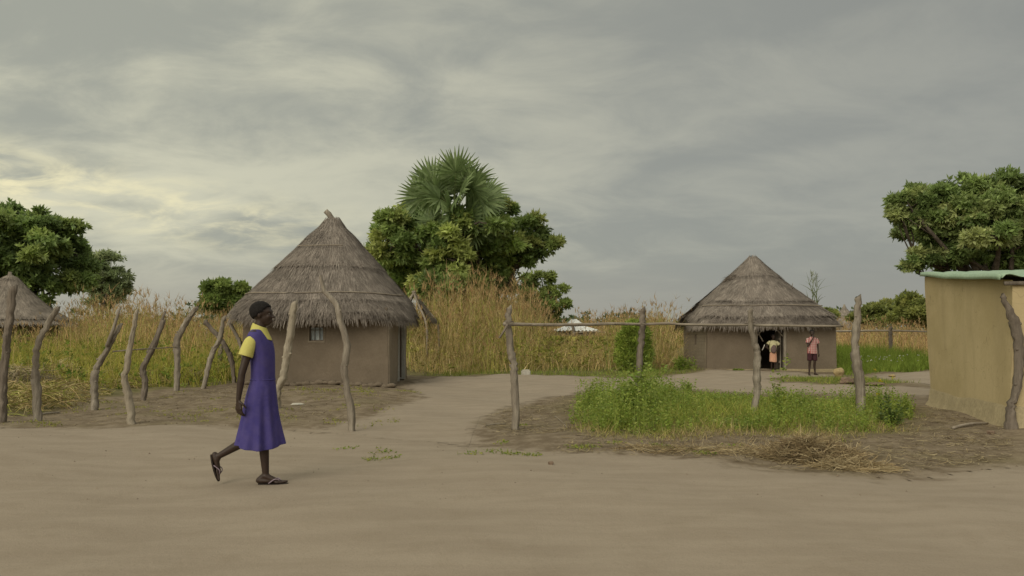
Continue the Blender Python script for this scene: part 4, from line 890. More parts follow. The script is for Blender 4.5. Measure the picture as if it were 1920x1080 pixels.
q = clumpy(3000, poly, 42, .22, .16, .15); h = .30*rng.uniform(.35, 1.3, len(q))*(1+.35*np.sin(q[:, 0]*3.1+1)*np.sin(q[:, 1]*2.3)); px_ = imx(q); h *= np.interp(px_, [1070, 1120, 1150, 1210, 1260, 1300, 1390, 1420, 1480, 1560, 1620, 1700], [.9, 1.5, 1.9, 2.0, 1.2, .75, .5, .7, 1.25, 1.0, 1.3, .9])
leafy(sp, on_ground(q), h, 9, .055, .024, [(.20, .28, .045), (.27, .35, .06), (.34, .38, .08)])
ring = clumpy(4200, px_poly([(1070, 800), (1100, 785), (1400, 790), (1690, 790), (1720, 800), (1560, 822), (1400, 816), (1250, 828), (1110, 822)]), 50, .2, .3)
sp3 = Soup(); blades(sp3, on_ground(ring), .14*rng.uniform(.4, 1.6, len(ring)), .007, pal(len(ring), DRY+YG+[(.25, .18, .11)], .15), .7, 1.5, 4)
tag(link('dry_fringe', sp3.mesh(), 'straw', smooth=False), 'fringe of dry brownish grass along the front edge of the green weeds', 'grass', kind='stuff')
tag(link('green_weeds', sp.mesh(), 'leaf', smooth=False), 'low leafy green weeds around the posts on the roadside island', 'weeds', kind='stuff')
# taller individual weeds
def weed(px, ybase, ytop, label, wid=.18, n=26, leaf=.075, cols=((.20, .29, .045), (.27, .35, .06), (.32, .37, .08)), yellow=False, name='tall_weed', depth=None, lean=0):
    x, Yd = GP(px, ybase)
    if depth: Yd = depth; x = W2(px, Yd)
    H = PT(0, ytop, Yd).z-gz(x, Yd); sp = Soup(); c = [tuple(q_) for q_ in cols]
    P = np.tile([x, Yd, gz(x, Yd)-.02], (n, 1))+np.column_stack([rng.normal(0, wid*.3, n), rng.normal(0, wid*.3, n), np.zeros(n)]); hs = H*rng.uniform(.45, 1.0, n); hs[0] = H
    tips = blades(sp, P, hs, .009, pal(n, c), .10+wid*.2, .2, 5)
    for k in range(26):
        f = rng.uniform(.12, 1, n)[:, None]; Q = P*(1-f)+tips*f; Q[:, 2] = P[:, 2]+(tips[:, 2]-P[:, 2])*f[:, 0]; a = rng.random(n)*6.28; D = np.stack([np.cos(a), np.sin(a), rng.uniform(-.1, .7, n)], 1)
        leaves(sp, Q, D, leaf*(1.2-.5*f[:, 0]), leaf*.38, pal(n, c, .12), .2)
    if yellow: rosettes(sp, tips, np.tile([0, -.3, 1.], (n, 1)), 5, .035, .025, pal(n, [(.55, .45, .03)], .05), 1.5, 0)
    o = link(name, sp.mesh(), 'leaf', smooth=False); own_origin(o, (x, Yd, gz(x, Yd))); tag(o, label, 'weed', 'tall weeds on the roadside island' if name == 'tall_weed' else None); return o
weed(1200, 792, 662, 'tallest bushy weed, climbing the straight dark post', .30, 34, .09)
weed(1165, 790, 700, 'bushy weed just left of the straight dark post', .30, 30, .08)
weed(1112, 770, 706, 'thin-leaved weed at the left end of the green island', .16, 9, .07)
weed(1250, 765, 700, 'branching weed right of the straight dark post', .20, 14, .07)
weed(1462, 790, 656, 'tall yellow-topped weed before the open doorway', .12, 10, .075, ((.20, .28, .045), (.26, .33, .06), (.34, .37, .06)))
weed(1500, 775, 722, 'low bushy weed between the doorway and the boy', .22, 16, .06)
weed(1645, 790, 690, 'spindly weed with small yellow flowers right of the thick post', .10, 5, .05, yellow=True)
weed(1668, 792, 735, 'dark leafy weed at the right end of the green island', .22, 14, .07, ((.09, .14, .035), (.14, .19, .045)))
weed(1290, 735, 706, 'wispy weed beside the sandy path', .16, 12, .06)
# bright green bush in the dry grass, broad-leaf plant, tall stalks over the roof
sp = Soup(); Yb = 28.0; c = PT(1187, 650, Yb)
for lx, ly, lz, lr, lh, m_ in ((-.15, 0, .5, .42, .5, 700), (.25, .1, .55, .40, .5, 600), (.0, 0, 1.0, .36, .42, 650), (-.32, .1, 1.05, .22, .3, 260), (.3, -.1, 1.2, .24, .34, 300), (.02, .1, 1.5, .22, .28, 260), (-.2, -.2, 1.45, .14, .2, 110), (.42, .1, .8, .2, .3, 180)):
    d = unit(rng.normal(0, 1, (m_, 3))); Q = np.array([c.x+lx, Yb+ly, lz])+d*np.array([lr, lr, lh])*(.35+.75*rng.random((m_, 1))**.6); Q[:, 2] = np.maximum(Q[:, 2], .05)
    rosettes(sp, Q, d*.6+[0, 0, .8], 5, .17, .03, pal(m_, [(.27, .36, .06), (.34, .43, .08), (.42, .47, .10), (.22, .29, .05)], .18), .9)
q = np.column_stack([c.x+rng.normal(0, .3, 60), Yb+rng.normal(0, .3, 60)]); blades(sp, on_ground(q), np.full(60, 1.6), .02, pal(60, GREEN), .15, .1, 3)
o = link('green_bush', sp.mesh(), 'leaf', smooth=False); own_origin(o, (c.x, Yb, gz(c.x, Yb))); tag(o, 'feathery bright green bush behind the straight dark post', 'bush')
weed(1280, 700, 665, 'small green bush at the foot of the farther hut left corner', .5, 40, .1, name='small_bush', depth=28.3)
weed(1385, 700, 690, 'clump of green leaves at the front wall of the farther hut', .3, 12, .08, name='small_bush', depth=27.3)
for i, (x, t_) in enumerate(((1523, 512), (1531, 515))):
    Yd = 34.0; X_ = W2(x, Yd); H = PT(0, t_, Yd).z; sp = Soup(); P = np.array([[X_, Yd, 0.0]]); tips = blades(sp, P, np.array([H]), .07, np.array([(.17, .2, .09)]), .005, .01, 6)
    nn_ = 16; zz_ = np.linspace(H*.35, H*.8, nn_); Q = np.column_stack([np.full(nn_, X_), np.full(nn_, Yd), zz_]); blades(sp, Q, np.full(nn_, .85), .06, pal(nn_, [(.15, .2, .07), (.2, .22, .1)]), .35, .9, 5)
    nn_ = 22; Q = np.column_stack([X_+rng.normal(0, .05, nn_), np.full(nn_, Yd), np.linspace(H*.86, H, nn_)]); blades(sp, Q, np.full(nn_, .22), .04, pal(nn_, [(.34, .36, .27), (.28, .3, .2)]), .6, .9, 2)
    o = link('cereal_stalk', sp.mesh(), 'leaf', smooth=False); own_origin(o, (X_, Yd, 0)); tag(o, ['taller left one of the two cereal stalks rising over the farther hut roof', 'right one of the two cereal stalks rising over the farther hut roof'][i], 'plant', 'tall cereal stalks')

# litter, straw, tufts on bare ground
sp = Soup(); LITTER = [px_poly([(0, 797), (0, 770), (150, 756), (260, 744), (440, 722), (780, 732), (790, 745), (690, 772), (560, 797), (300, 797)]), px_poly([(905, 790), (930, 770), (1000, 757), (1085, 738), (1060, 790), (1100, 815), (1000, 815), (930, 815)]), px_poly([(1030, 850), (1080, 818), (1400, 812), (1700, 812), (1900, 815), (1900, 850), (1700, 880), (1480, 880), (1300, 858)]), px_poly([(1700, 800), (1735, 760), (1880, 805), (1890, 830), (1700, 830)])]
for poly, n in zip(LITTER, (2600, 1500, 3000, 900)):
    q = clumpy(n, poly, 30, .3, .5); P = on_ground(q, .012); a = rng.random(n)*6.28; D = np.stack([np.cos(a), np.sin(a), rng.normal(0, .12, n)], 1); ln = rng.uniform(.03, .16, (n, 1)); tt = np.array([-.5, .1, .5])[None, :, None]
    strips(sp, P[:, None]+unit(D)[:, None]*ln[:, None]*tt+np.array([0, 0, .01])*np.abs(tt), np.stack([-np.sin(a), np.cos(a), rng.normal(0, .3, n)], 1)[:, None]*rng.uniform(.0015, .004, (n, 1, 1)), pal(n, [(.30, .235, .13), (.20, .15, .085), (.38, .31, .18), (.11, .08, .05)], .12))
tag(link('straw_litter', sp.mesh(), 'straw', smooth=False), 'scattered bits of straw and dead leaves on the bare earth', 'litter', kind='stuff')
def tufts(centres, name, label, cols, n=26, h=.07, spread=.07, leafn=True):
    sp = Soup()
    for (x, y) in centres:
        X_, Yd = GP(x, y); q = np.column_stack([X_+rng.normal(0, spread, n), Yd+rng.normal(0, spread*1.5, n)]); P = on_ground(q, 0); blades(sp, P, h*rng.uniform(.4, 1.2, n), .007, pal(n, cols, .12), .5, .9, 3)
        if leafn: leaves(sp, P+[0, 0, .015], np.column_stack([rng.normal(0, 1, (n, 2)), np.full(n, .35)]), .035, .016, pal(n, cols, .12))
    tag(link(name, sp.mesh(), 'grass', smooth=False), label, 'weeds', kind='stuff')
random.seed(3); cs = [(650, 836), (696, 856), (718, 843), (886, 853), (940, 826), (925, 846), (955, 850), (975, 851), (1000, 852), (1076, 838), (1090, 842), (1233, 838), (1245, 842), (1310, 850), (1325, 851), (1370, 836), (1150, 836), (1110, 842), (976, 795), (735, 856)]
tufts(cs, 'ground_tufts', 'small green weeds scattered along the edge of the dirt road', YG+GREEN, 22, .06, .06)
cs = [(random.uniform(40, 740), 0) for _ in range(46)]; cs = [(x, random.uniform(735+max(0, 300-x)*.12, 792)) for x, _ in cs] + [(random.uniform(500, 780), random.uniform(727, 745)) for _ in range(22)]
tufts(cs, 'ground_tufts', 'sparse yellow-green sprouts on the earth before the left hut', YG+[(.28, .27, .05)], 16, .075, .10)
# pebbles and clods
sp = Soup(); n = 700; q = np.concatenate([scatter(420, px_poly([(0, 940), (0, 800), (640, 806), (900, 834), (1480, 884), (1920, 862), (1920, 940)])), scatter(280, LITTER[0]+[])]); P = on_ground(q, 0)
octa = np.array([(1, 0, 0), (0, 1, 0), (-1, 0, 0), (0, -1, 0), (0, 0, .7), (0, 0, -.5)]); s_ = rng.uniform(.006, .019, (n, 1, 1)); V_ = P[:, None]+octa[None]*s_*rng.uniform(.6, 1.4, (n, 6, 1))+rng.normal(0, .002, (n, 6, 3)); tri = np.array([(0, 1, 4, 4), (1, 2, 4, 4), (2, 3, 4, 4), (3, 0, 4, 4)])
Vp = V_.reshape(-1, 3); tr = np.array([(0, 1, 4), (1, 2, 4), (2, 3, 4), (3, 0, 4), (1, 0, 5), (2, 1, 5), (3, 2, 5), (0, 3, 5)]); Fp = (tr[None]+(np.arange(n)*6)[:, None, None]).reshape(-1, 3)
tag(link('pebbles', mesh_np(Vp, Fp, np.repeat(pal(n, [(.16, .12, .08), (.22, .17, .12), (.11, .08, .055)]), 6, 0)), 'straw', smooth=False), 'small pebbles and clods on the road and bare earth', 'pebbles', kind='stuff')
# straw pile by the road
def straw_heap(px, py, rx, ry, h, n, name, label, cols, ln=(.15, .42)):
    X_, Yd = GP(px, py); rr = np.sqrt(rng.random(n)); aa = rng.random(n)*6.28; q = np.column_stack([X_+np.cos(aa)*rr*rx, Yd+np.sin(aa)*rr*ry]); P = on_ground(q, .01); P[:, 2] += h*np.exp(-(rr*1.55)**2)*rng.random(n)**.35
    D = np.column_stack([rng.normal(0, 1, (n, 2))*[1, .7], rng.normal(0, .32, n)]); l_ = rng.uniform(*ln, (n, 1)); tt = np.array([-.5, -.15, .2, .5])[None, :, None]
    C = P[:, None]+unit(D)[:, None]*l_[:, None]*tt+rng.normal(0, .012, (n, 4, 3)); C[..., 2] -= .25*l_*tt[..., 0]**2; C[..., 2] = np.maximum(C[..., 2], gz(X_, Yd)+.002)
    sp = Soup(); strips(sp, C, unit(rng.normal(0, 1, (n, 3)))[:, None]*.003, pal(n, cols, .15)); o = link(name, sp.mesh(), 'straw', smooth=False); own_origin(o, (X_, Yd, gz(X_, Yd))); return o
tag(straw_heap(1518, 855, .47, .34, .21, 6000, 'straw_pile', '', [(.33, .25, .135), (.26, .19, .10), (.40, .32, .19), (.17, .12, .07)]), 'heap of dry tan straw lying at the edge of the road', 'straw pile')
tag(straw_heap(1600, 872, .36, .2, .04, 650, 'loose_straw', '', [(.33, .25, .135), (.26, .19, .10), (.40, .32, .19)]), 'loose straw trailing off the right side of the straw heap', 'straw')
tag(straw_heap(1340, 846, 1.1, .3, .03, 650, 'loose_straw', '', [(.33, .25, .135), (.26, .19, .10), (.36, .29, .17)]), 'thin flattened straw spread left of the straw heap', 'straw')

# ------------------------------------------------------------------ small loose things
def rock(px, py, dims, mat, name, label, cat, boxy=False, depth=None):
    X_, Yd = GP(px, py); Yd = depth or Yd; X_ = W2(px, Yd); bm = bmesh.new()
    if boxy: bmesh.ops.create_cube(bm, size=1); bmesh.ops.bevel(bm, geom=bm.edges[:], offset=.16, segments=2, affect='EDGES')
    else: bmesh.ops.create_icosphere(bm, subdivisions=3, radius=.5)
    rs_ = np.random.default_rng(int(px)); ph = rs_.random(6)*6
    for v in bm.verts:
        c_ = v.co; k_ = 1+(.03 if boxy else .13)*(math.sin(c_.x*7+ph[0])+math.sin(c_.y*8+ph[1])+math.sin(c_.z*9+ph[2])); v.co = Vector((c_.x*dims[0]*k_, c_.y*dims[1]*k_, (c_.z*k_+.42)*dims[2]))
    me = bpy.data.meshes.new(name); bm.to_mesh(me); bm.free(); o = link(name, me, mat, smooth=not boxy); o.location = (X_, Yd, gz(X_, Yd)); o.rotation_euler = (0, 0, .3); tag(o, label, cat); return o
rock(986, 706, (.27, .2, .19), 'stone', 'stone_block', 'small white block on the grass edge right of the rail end post', 'block', True)
rock(1573, 704, (.30, .24, .34), 'tanstone', 'tan_stone', 'pointed tan stone at the right corner of the farther hut', 'stone')
rock(1672, 704, (.2, .14, .10), 'tanstone', 'tan_stone', 'small tan stone on the track beyond the thick reddish post', 'stone')
rock(1590, 726, (.40, .2, .17), 'clod', 'short_log', 'short weathered lump of wood left of the thick reddish post base', 'log')
rock(1640, 727, (.5, .3, .10), 'clod', 'reddish_clod', 'flat reddish clod right of the thick reddish post', 'clod')
rock(1858, 808, (.13, .08, .05), 'clod', 'brown_clod', 'small rusty-brown scrap before the ochre building', 'scrap')
rock(1033, 876, (.05, .04, .045), 'clod', 'brown_clod', 'tiny dark clod alone on the road surface', 'clod')
rock(558, 762, (.20, .1, .04), 'stone', 'pale_scrap', 'pale flat scrap lying between the two posts before the left hut', 'scrap')
def stick(pa, pb, r, label, mat='rail'):
    a = GP(*pa); b = GP(*pb); P = catmull([(a[0], a[1], gz(*a)+r), ((a[0]+b[0])/2, (a[1]+b[1])/2+.02, gz((a[0]+b[0])/2, (a[1]+b[1])/2)+r*1.6), (b[0], b[1], gz(*b)+r)], 12)
    o = MB().tube(P, np.linspace(r, r*.7, 13), seg=8, rough=.08, seed=int(pa[0])).build('stick', mat); own_origin(o, tuple(P[0])); tag(o, label, 'stick')
stick((1786, 802), (1852, 796), .022, 'pale straight stick lying in front of the ochre building')
stick((908, 794), (948, 789), .013, 'pale dry stick lying left of the rail end post')
stick((1040, 780), (1064, 798), .008, 'thin dry twig at the left end of the weeds')
stick((70, 772), (112, 766), .02, 'pale stick on the earth beside the second post')

# ------------------------------------------------------------------ people
def capsule(bm, a, b, ra, rb, seg=14, flat=None):
    a = Vector(a); b = Vector(b); d = (b-a); L_ = max(d.length, 1e-5); z = d/L_; x = z.orthogonal().normalized() if flat is None else (Vector(flat[0])-z*Vector(flat[0]).dot(z)).normalized(); y = z.cross(x); fx = 1 if flat is None else flat[1]
    rings = []
    for k in range(1, 6): t = k/5*math.pi/2; rings.append((a-z*ra*math.cos(t), ra*math.sin(t)))
    for k in (.25, .5, .75): rings.append((a+d*k, ra+(rb-ra)*k))
    for k in range(5, 0, -1): t = k/5*math.pi/2; rings.append((b+z*rb*math.cos(t), rb*math.sin(t)))
    vs_ = [[bm.verts.new(c+(x*math.cos(q/seg*6.28318)*fx+y*math.sin(q/seg*6.28318))*r) for q in range(seg)] for c, r in rings]
    for i in range(len(vs_)-1):
        for j in range(seg): bm.faces.new((vs_[i][j], vs_[i][(j+1) % seg], vs_[i+1][(j+1) % seg], vs_[i+1][j]))
    bm.faces.new(vs_[0][::-1]); bm.faces.new(vs_[-1])
def ball(bm, c, r, rot_y=0.0):
    ret = bmesh.ops.create_icosphere(bm, subdivisions=3, radius=1)
    M4 = Matrix.Translation(c) @ Matrix.Rotation(rot_y, 4, 'Y') @ Matrix.Diagonal((*r, 1)); bmesh.ops.transform(bm, matrix=M4, verts=ret['verts'])
def fuse(bm, vox, smooth=4):
    me = bpy.data.meshes.new('tmp'); bm.to_mesh(me); bm.free(); o = bpy.data.objects.new('tmp', me); col.objects.link(o)
    r = o.modifiers.new('r', 'REMESH'); r.mode = 'VOXEL'; r.voxel_size = vox; s = o.modifiers.new('s', 'SMOOTH'); s.iterations = smooth; s.factor = .5
    dg = bpy.context.evaluated_depsgraph_get(); out = bpy.data.meshes.new_from_object(o.evaluated_get(dg)); bpy.data.objects.remove(o); return out
def arm_hand(bm, wrist, fdir, palm_side, thumb_dir, s=1.0, curl=.5):
    """palm from the wrist along fdir; palm_side = direction the palm faces; fingers curl to it"""
    w = Vector(wrist); f = Vector(fdir).normalized(); p = (Vector(palm_side)-f*Vector(palm_side).dot(f)).normalized(); t = Vector(thumb_dir); t = (t-f*t.dot(f)-p*t.dot(p)).normalized()
    for k in (-1, -.3, .4, 1): capsule(bm, w+f*.005*s+t*k*.008*s, w+f*.078*s+t*k*.029*s, .014*s, .0125*s, 10)
    for k, ln in ((1, .066), (.36, .076), (-.3, .070), (-.98, .055)):
        b = w+f*.080*s+t*k*.029*s; l_ = ln*s; d1 = (f+p*curl*.5).normalized(); d2 = (f+p*curl*1.6).normalized(); d3 = (f*.7+p*curl*2.2).normalized()
        c1 = b+d1*l_*.45; c2 = c1+d2*l_*.33; c3 = c2+d3*l_*.24
        capsule(bm, b-f*.012*s, c1, .0098*s, .0088*s, 9); capsule(bm, c1, c2, .0088*s, .008*s, 9); capsule(bm, c2, c3, .008*s, .0068*s, 9)
    b = w+f*.022*s+t*.026*s; c1 = b+(f*.6+t*.75+p*.3).normalized()*.034*s; c2 = c1+(f*.85+t*.3+p*.35).normalized()*.030*s
    capsule(bm, b, c1, .0125*s, .0105*s, 9); capsule(bm, c1, c2, .0105*s, .008*s, 9)
def foot(bm, heel, ankle, toe, up, side, s=1.0):
    heel, ankle, toe, up, side = (Vector(q_) for q_ in (heel, ankle, toe, up, side)); f = (toe-heel).normalized()
    ball_ = heel+(toe-heel)*.70
    capsule(bm, heel+up*.026*s, ankle, .028*s, .030*s, 12); capsule(bm, heel+up*.024*s+f*.02*s, ball_+up*.018*s, .026*s, .019*s, 12, (side, 1.25)); capsule(bm, ankle-up*.01*s, ball_+up*.016*s, .026*s, .017*s, 12, (side, 1.35))
    for k, (o_, l_, r_) in enumerate(((.030, 1.0, .012), (.013, .96, .0090), (-.002, .90, .0085), (-.016, .82, .0080), (-.029, .72, .0078))):
        e = heel+(toe-heel)*l_-f*r_*s; capsule(bm, ball_+side*o_*.85*s+up*.013*s-f*.02*s, e+side*o_*s+up*r_*s*.9, .0125*s, r_*s, 8)
def head_shape(bm, c, s, yaw_fwd):
    """c = skull centre; forward = +x in the local frame turned later"""
    F_ = Vector(yaw_fwd).normalized(); S_ = Vector((0, 0, 1)).cross(F_); U = Vector((0, 0, 1)); c = Vector(c)
    def at(f, l, u): return c+F_*f*s+S_*l*s+U*u*s
    def el(p, r):
        ret = bmesh.ops.create_icosphere(bm, subdivisions=3, radius=1); B = Matrix((F_, S_, U)).transposed().to_4x4(); bmesh.ops.transform(bm, matrix=Matrix.Translation(p) @ B @ Matrix.Diagonal((r[0]*s, r[1]*s, r[2]*s, 1)), verts=ret['verts'])
    el(at(-.008, 0, .012), (.092, .074, .080)); el(at(.022, 0, -.035), (.062, .060, .070)); el(at(.040, 0, -.082), (.036, .040, .026)); el(at(.055, 0, .018), (.030, .056, .030))
    capsule(bm, at(.080, 0, .000), at(.098, 0, -.030), .009*s, .0125*s, 8); el(at(.093, .010, -.033), (.009, .008, .007)); el(at(.093, -.010, -.033), (.009, .008, .007))
    el(at(.080, 0, -.057), (.014, .024, .0075)); el(at(.078, 0, -.070), (.014, .021, .0080))
    for k in (-1, 1):
        el(at(-.004, k*.073, -.012), (.017, .007, .028)); el(at(.060, k*.034, -.028), (.024, .020, .022)); el(at(.074, k*.030, .018), (.012, .020, .006))
    return at
def eyes_hair(parent, at, s, fwd, hairc='hair', full=1.0):
    F_ = Vector(fwd).normalized()
    for k in (-1, 1):
        bm = bmesh.new(); ball(bm, at(.064, k*.029, .002), (.0125*s,)*3); me = bpy.data.meshes.new('eye'); bm.to_mesh(me); bm.free(); e = link('eye', me, 'eye', parent)
        bm = bmesh.new(); ball(bm, at(.0725, k*.0297, .002), (.0062*s,)*3); me = bpy.data.meshes.new('iris'); bm.to_mesh(me); bm.free(); link('iris', me, 'iris', e)
    bm = bmesh.new(); c = at(-.012, 0, .016); bmesh.ops.create_uvsphere(bm, u_segments=44, v_segments=30, radius=1); S_ = Vector((0, 0, 1)).cross(F_)
    bad = []
    for v in bm.verts:
        q_ = v.co.copy(); f, l, u_ = q_.x, q_.y, q_.z
        line = -.36+.95*max(0, f+.02)-.7*max(0, -f)+.06*math.sin(l*9)
        if u_ < line: bad.append(v)
        nz = 1+.012*math.sin(f*40)*math.sin(l*37)*math.sin(u_*41)
        v.co = c+(F_*f*.1005+S_*l*.082+Vector((0, 0, 1))*u_*.092*full)*s*nz
    bmesh.ops.delete(bm, geom=bad, context='VERTS'); me = bpy.data.meshes.new('hair'); bm.to_mesh(me); bm.free(); o = link('hair', me, hairc, parent); mod = o.modifiers.new('thickness', 'SOLIDIFY'); mod.thickness = .007*s; mod.offset = -1
def cloth_loft(name, mat, parent, rings, seg=64, th=.004, folds=0.0, fn=9, cap=False, tilt=0.0, fold_from=1.0):
    """rings: (cx, cy, z, a, b[, fold]) half sizes along x, y"""
    rr = []
    for (cx, cy, z, a, b, *fo) in rings:
        k = fo[0] if fo else 0.0; r_ = []
        for i in range(seg):
            t = i/seg*2*math.pi; g = 1+k*(math.sin(fn*t+z*3)+.6*math.sin((fn+4)*t+1-z*4)+.4*math.sin(3*t+z*5)); x = cx+a*math.cos(t)*g; y = cy+b*math.sin(t)*g; r_.append((x, y, z+tilt*(x-cx)+k*.25*math.sin(2*t+1)))
        rr.append(r_)
    v, f = loft(rr, cap); me = bpy.data.meshes.new(name); me.from_pydata(v, [], f); o = link(name, me, mat, parent); mod = o.modifiers.new('thickness', 'SOLIDIFY'); mod.thickness = th; mod.offset = -1
    sb = o.modifiers.new('smooth', 'SUBSURF'); sb.levels = 1; sb.render_levels = 1; return o
def sleeve(parent, mat, a, b, ra, rb, name='sleeve', th=.004):
    P = catmull([a, tuple((Vector(a)+Vector(b))/2+Vector((0, 0, .004))), b], 8); mb = MB().tube(P, np.linspace(ra, rb, 9), seg=20, rough=.03, seed=4, caps=False); o = mb.build(name, mat, parent); mod = o.modifiers.new('thickness', 'SOLIDIFY'); mod.thickness = th; return o

# --- the girl walking along the road
Yg = 6.98; gx0 = W2(500, Yg); girl = empty('person', (gx0, Yg, gz(gx0, Yg)))
tag(girl, 'person walking right along the road in a purple pinafore dress over a yellow blouse', 'person')
ox, oy, oz = gx0, Yg, gz(gx0, Yg)+.006
def g(s, y, z): return (ox+s, oy+y, oz+z)
bm = bmesh.new(); Cx = capsule
at_g = head_shape(bm, g(-.038, 0, 1.482), 1.0, (1, 0, -.03))
Cx(bm, g(-.070, 0, 1.315), g(-.045, 0, 1.42), .052, .047)
Cx(bm, g(-.075, -.10, 1.285), g(-.075, .10, 1.285), .052, .052); Cx(bm, g(-.055, 0, 1.20), g(-.035, 0, .98), .082, .076, 18, ((0, 1, 0), 1.35)); Cx(bm, g(-.03, 0, .95), g(-.045, 0, .84), .080, .090, 18, ((0, 1, 0), 1.4))
for y_, sh, el_, wr in ((-1, g(-.085, -.138, 1.252), g(-.155, -.185, .965), g(-.180, -.195, .745)), (1, g(-.07, .138, 1.252), g(-.075, .190, .97), g(-.06, .15, .76))):
    Cx(bm, sh, el_, .043, .031); m_ = Vector(el_).lerp(Vector(wr), .3); Cx(bm, el_, m_, .031, .032); Cx(bm, m_, wr, .032, .020)
arm_hand(bm, g(-.180, -.195, .742), (.05, 0, -1), (.55, .85, 0), (1, -.6, 0), 1.0, .55); arm_hand(bm, g(-.06, .15, .757), (.15, 0, -1), (.4, -.8, 0), (1, .3, 0), 1.0, .5)
# planted near leg
Cx(bm, g(-.04, -.075, .83), g(.006, -.070, .47), .078, .050); Cx(bm, g(.006, -.070, .47), g(-.004, -.070, .34), .050, .047); Cx(bm, g(-.004, -.070, .34), g(.012, -.068, .10), .045, .029)
foot(bm, g(-.045, -.068, .012), g(.012, -.068, .085), g(.200, -.072, .014), (0, 0, 1), (0, .95, 0), 1.0)
# trailing far leg
Cx(bm, g(-.04, .075, .83), g(-.112, .075, .425), .078, .049); kn = Vector(g(-.112, .075, .425)); an = Vector(g(-.452, .078, .222)); cf = kn.lerp(an, .32)+Vector((-.01, 0, -.012))
Cx(bm, kn, cf, .049, .047); Cx(bm, cf, an, .045, .027)
foot(bm, g(-.505, .078, .232), g(-.459, .078, .202), g(-.440, .075, .012), (.97, 0, .2), (0, -.95, 0), .95)
me = fuse(bm, .0062, 3); link('body', me, 'skin', girl); eyes_hair(girl, at_g, 1.0, (1, 0, -.03))
cloth_loft('pinafore_dress', 'purple', girl, [(ox-.058, oy, oz+.325, .198, .205, .075), (ox-.056, oy, oz+.335, .196, .203, .075), (ox-.052, oy, oz+.45, .172, .192, .065), (ox-.048, oy, oz+.60, .146, .180, .050), (ox-.045, oy, oz+.74, .128, .176, .030), (ox-.038, oy, oz+.84, .112, .165, .010), (ox-.031, oy, oz+.90, .097, .142, .008), (ox-.032, oy, oz+.925, .099, .143, .014), (ox-.032, oy, oz+1.03, .096, .143, .006), (ox-.040, oy, oz+1.14, .105, .150, .008), (ox-.054, oy, oz+1.22, .102, .166, .006), (ox-.068, oy, oz+1.275, .088, .180, 0), (ox-.074, oy, oz+1.308, .070, .166, 0), (ox-.074, oy, oz+1.333, .056, .112, 0), (ox-.072, oy, oz+1.345, .050, .070, 0)], 72, .005)
MB().tube([(ox-.032+.0985*math.cos(t), oy+.1405*math.sin(t), oz+.905) for t in np.linspace(0, 2*math.pi, 49)], .006, seg=8).build('waistband', 'purple', girl)
cloth_loft('collar', 'yellow', girl, [(ox-.046, oy, oz+1.285, .092, .085), (ox-.050, oy, oz+1.300, .090, .086), (ox-.056, oy, oz+1.330, .078, .078), (ox-.060, oy, oz+1.362, .064, .064), (ox-.058, oy, oz+1.380, .058, .058), (ox-.058, oy, oz+1.378, .053, .053), (ox-.058, oy, oz+1.345, .055, .056)], 48, .004, tilt=-.42)
def puff(parent, mat, pts, rad):
    P = catmull(pts, 12); Rr = np.interp(np.linspace(0, 1, 13), np.linspace(0, 1, len(rad)), rad); o = MB().tube(P, Rr, seg=22, rough=.04, seed=4, caps=False).build('sleeve', mat, parent); mod = o.modifiers.new('thickness', 'SOLIDIFY'); mod.thickness = .004; sb = o.modifiers.new('smooth', 'SUBSURF'); sb.levels = 1; sb.render_levels = 1
puff(girl, 'yellow', [g(-.080, -.125, 1.268), g(-.090, -.146, 1.240), g(-.106, -.166, 1.185), g(-.126, -.178, 1.112)], [.034, .050, .056, .062]); puff(girl, 'yellow', [g(-.068, .125, 1.268), g(-.070, .146, 1.240), g(-.072, .164, 1.185), g(-.074, .175, 1.125)], [.030, .052, .056, .058])
def flipflop(heel, toe, up, side, nm='sandal'):
    heel, toe, up, side = (Vector(q_) for q_ in (heel, toe, up, side)); f = toe-heel; V = []; nn = 22
    for lay in (0, 1):
        for i in range(nn):
            t = i/nn*2*math.pi; a = .5-.5*math.cos(t); w2 = math.sin(t)*(.036+.010*math.sin(a*3.0-.6)); V.append(tuple(heel+f*(a*1.08-.04)+side*w2+up*(.013*lay-.014)))
    mb = MB().add(V, [tuple(range(nn))[::-1], tuple(range(nn, 2*nn))]+[(i, (i+1) % nn, nn+(i+1) % nn, nn+i) for i in range(nn)]); so = mb.build(nm, 'rubber', girl, smooth=False)
    tp = heel+f*.80+side*.010+up*.012
    for k in (-1, 1): MB().tube(catmull([tp, heel+f*.62+side*k*.034+up*.040, heel+f*.38+side*k*.041+up*.004], 8), .0048, seg=6).build('strap', 'strap', so)
flipflop(g(-.045, -.068, .012), g(.200, -.072, .014), (0, 0, 1), (0, .95, 0)); flipflop(g(-.505, .078, .232), g(-.440, .075, .012), (.97, 0, .2), (0, -.95, 0))

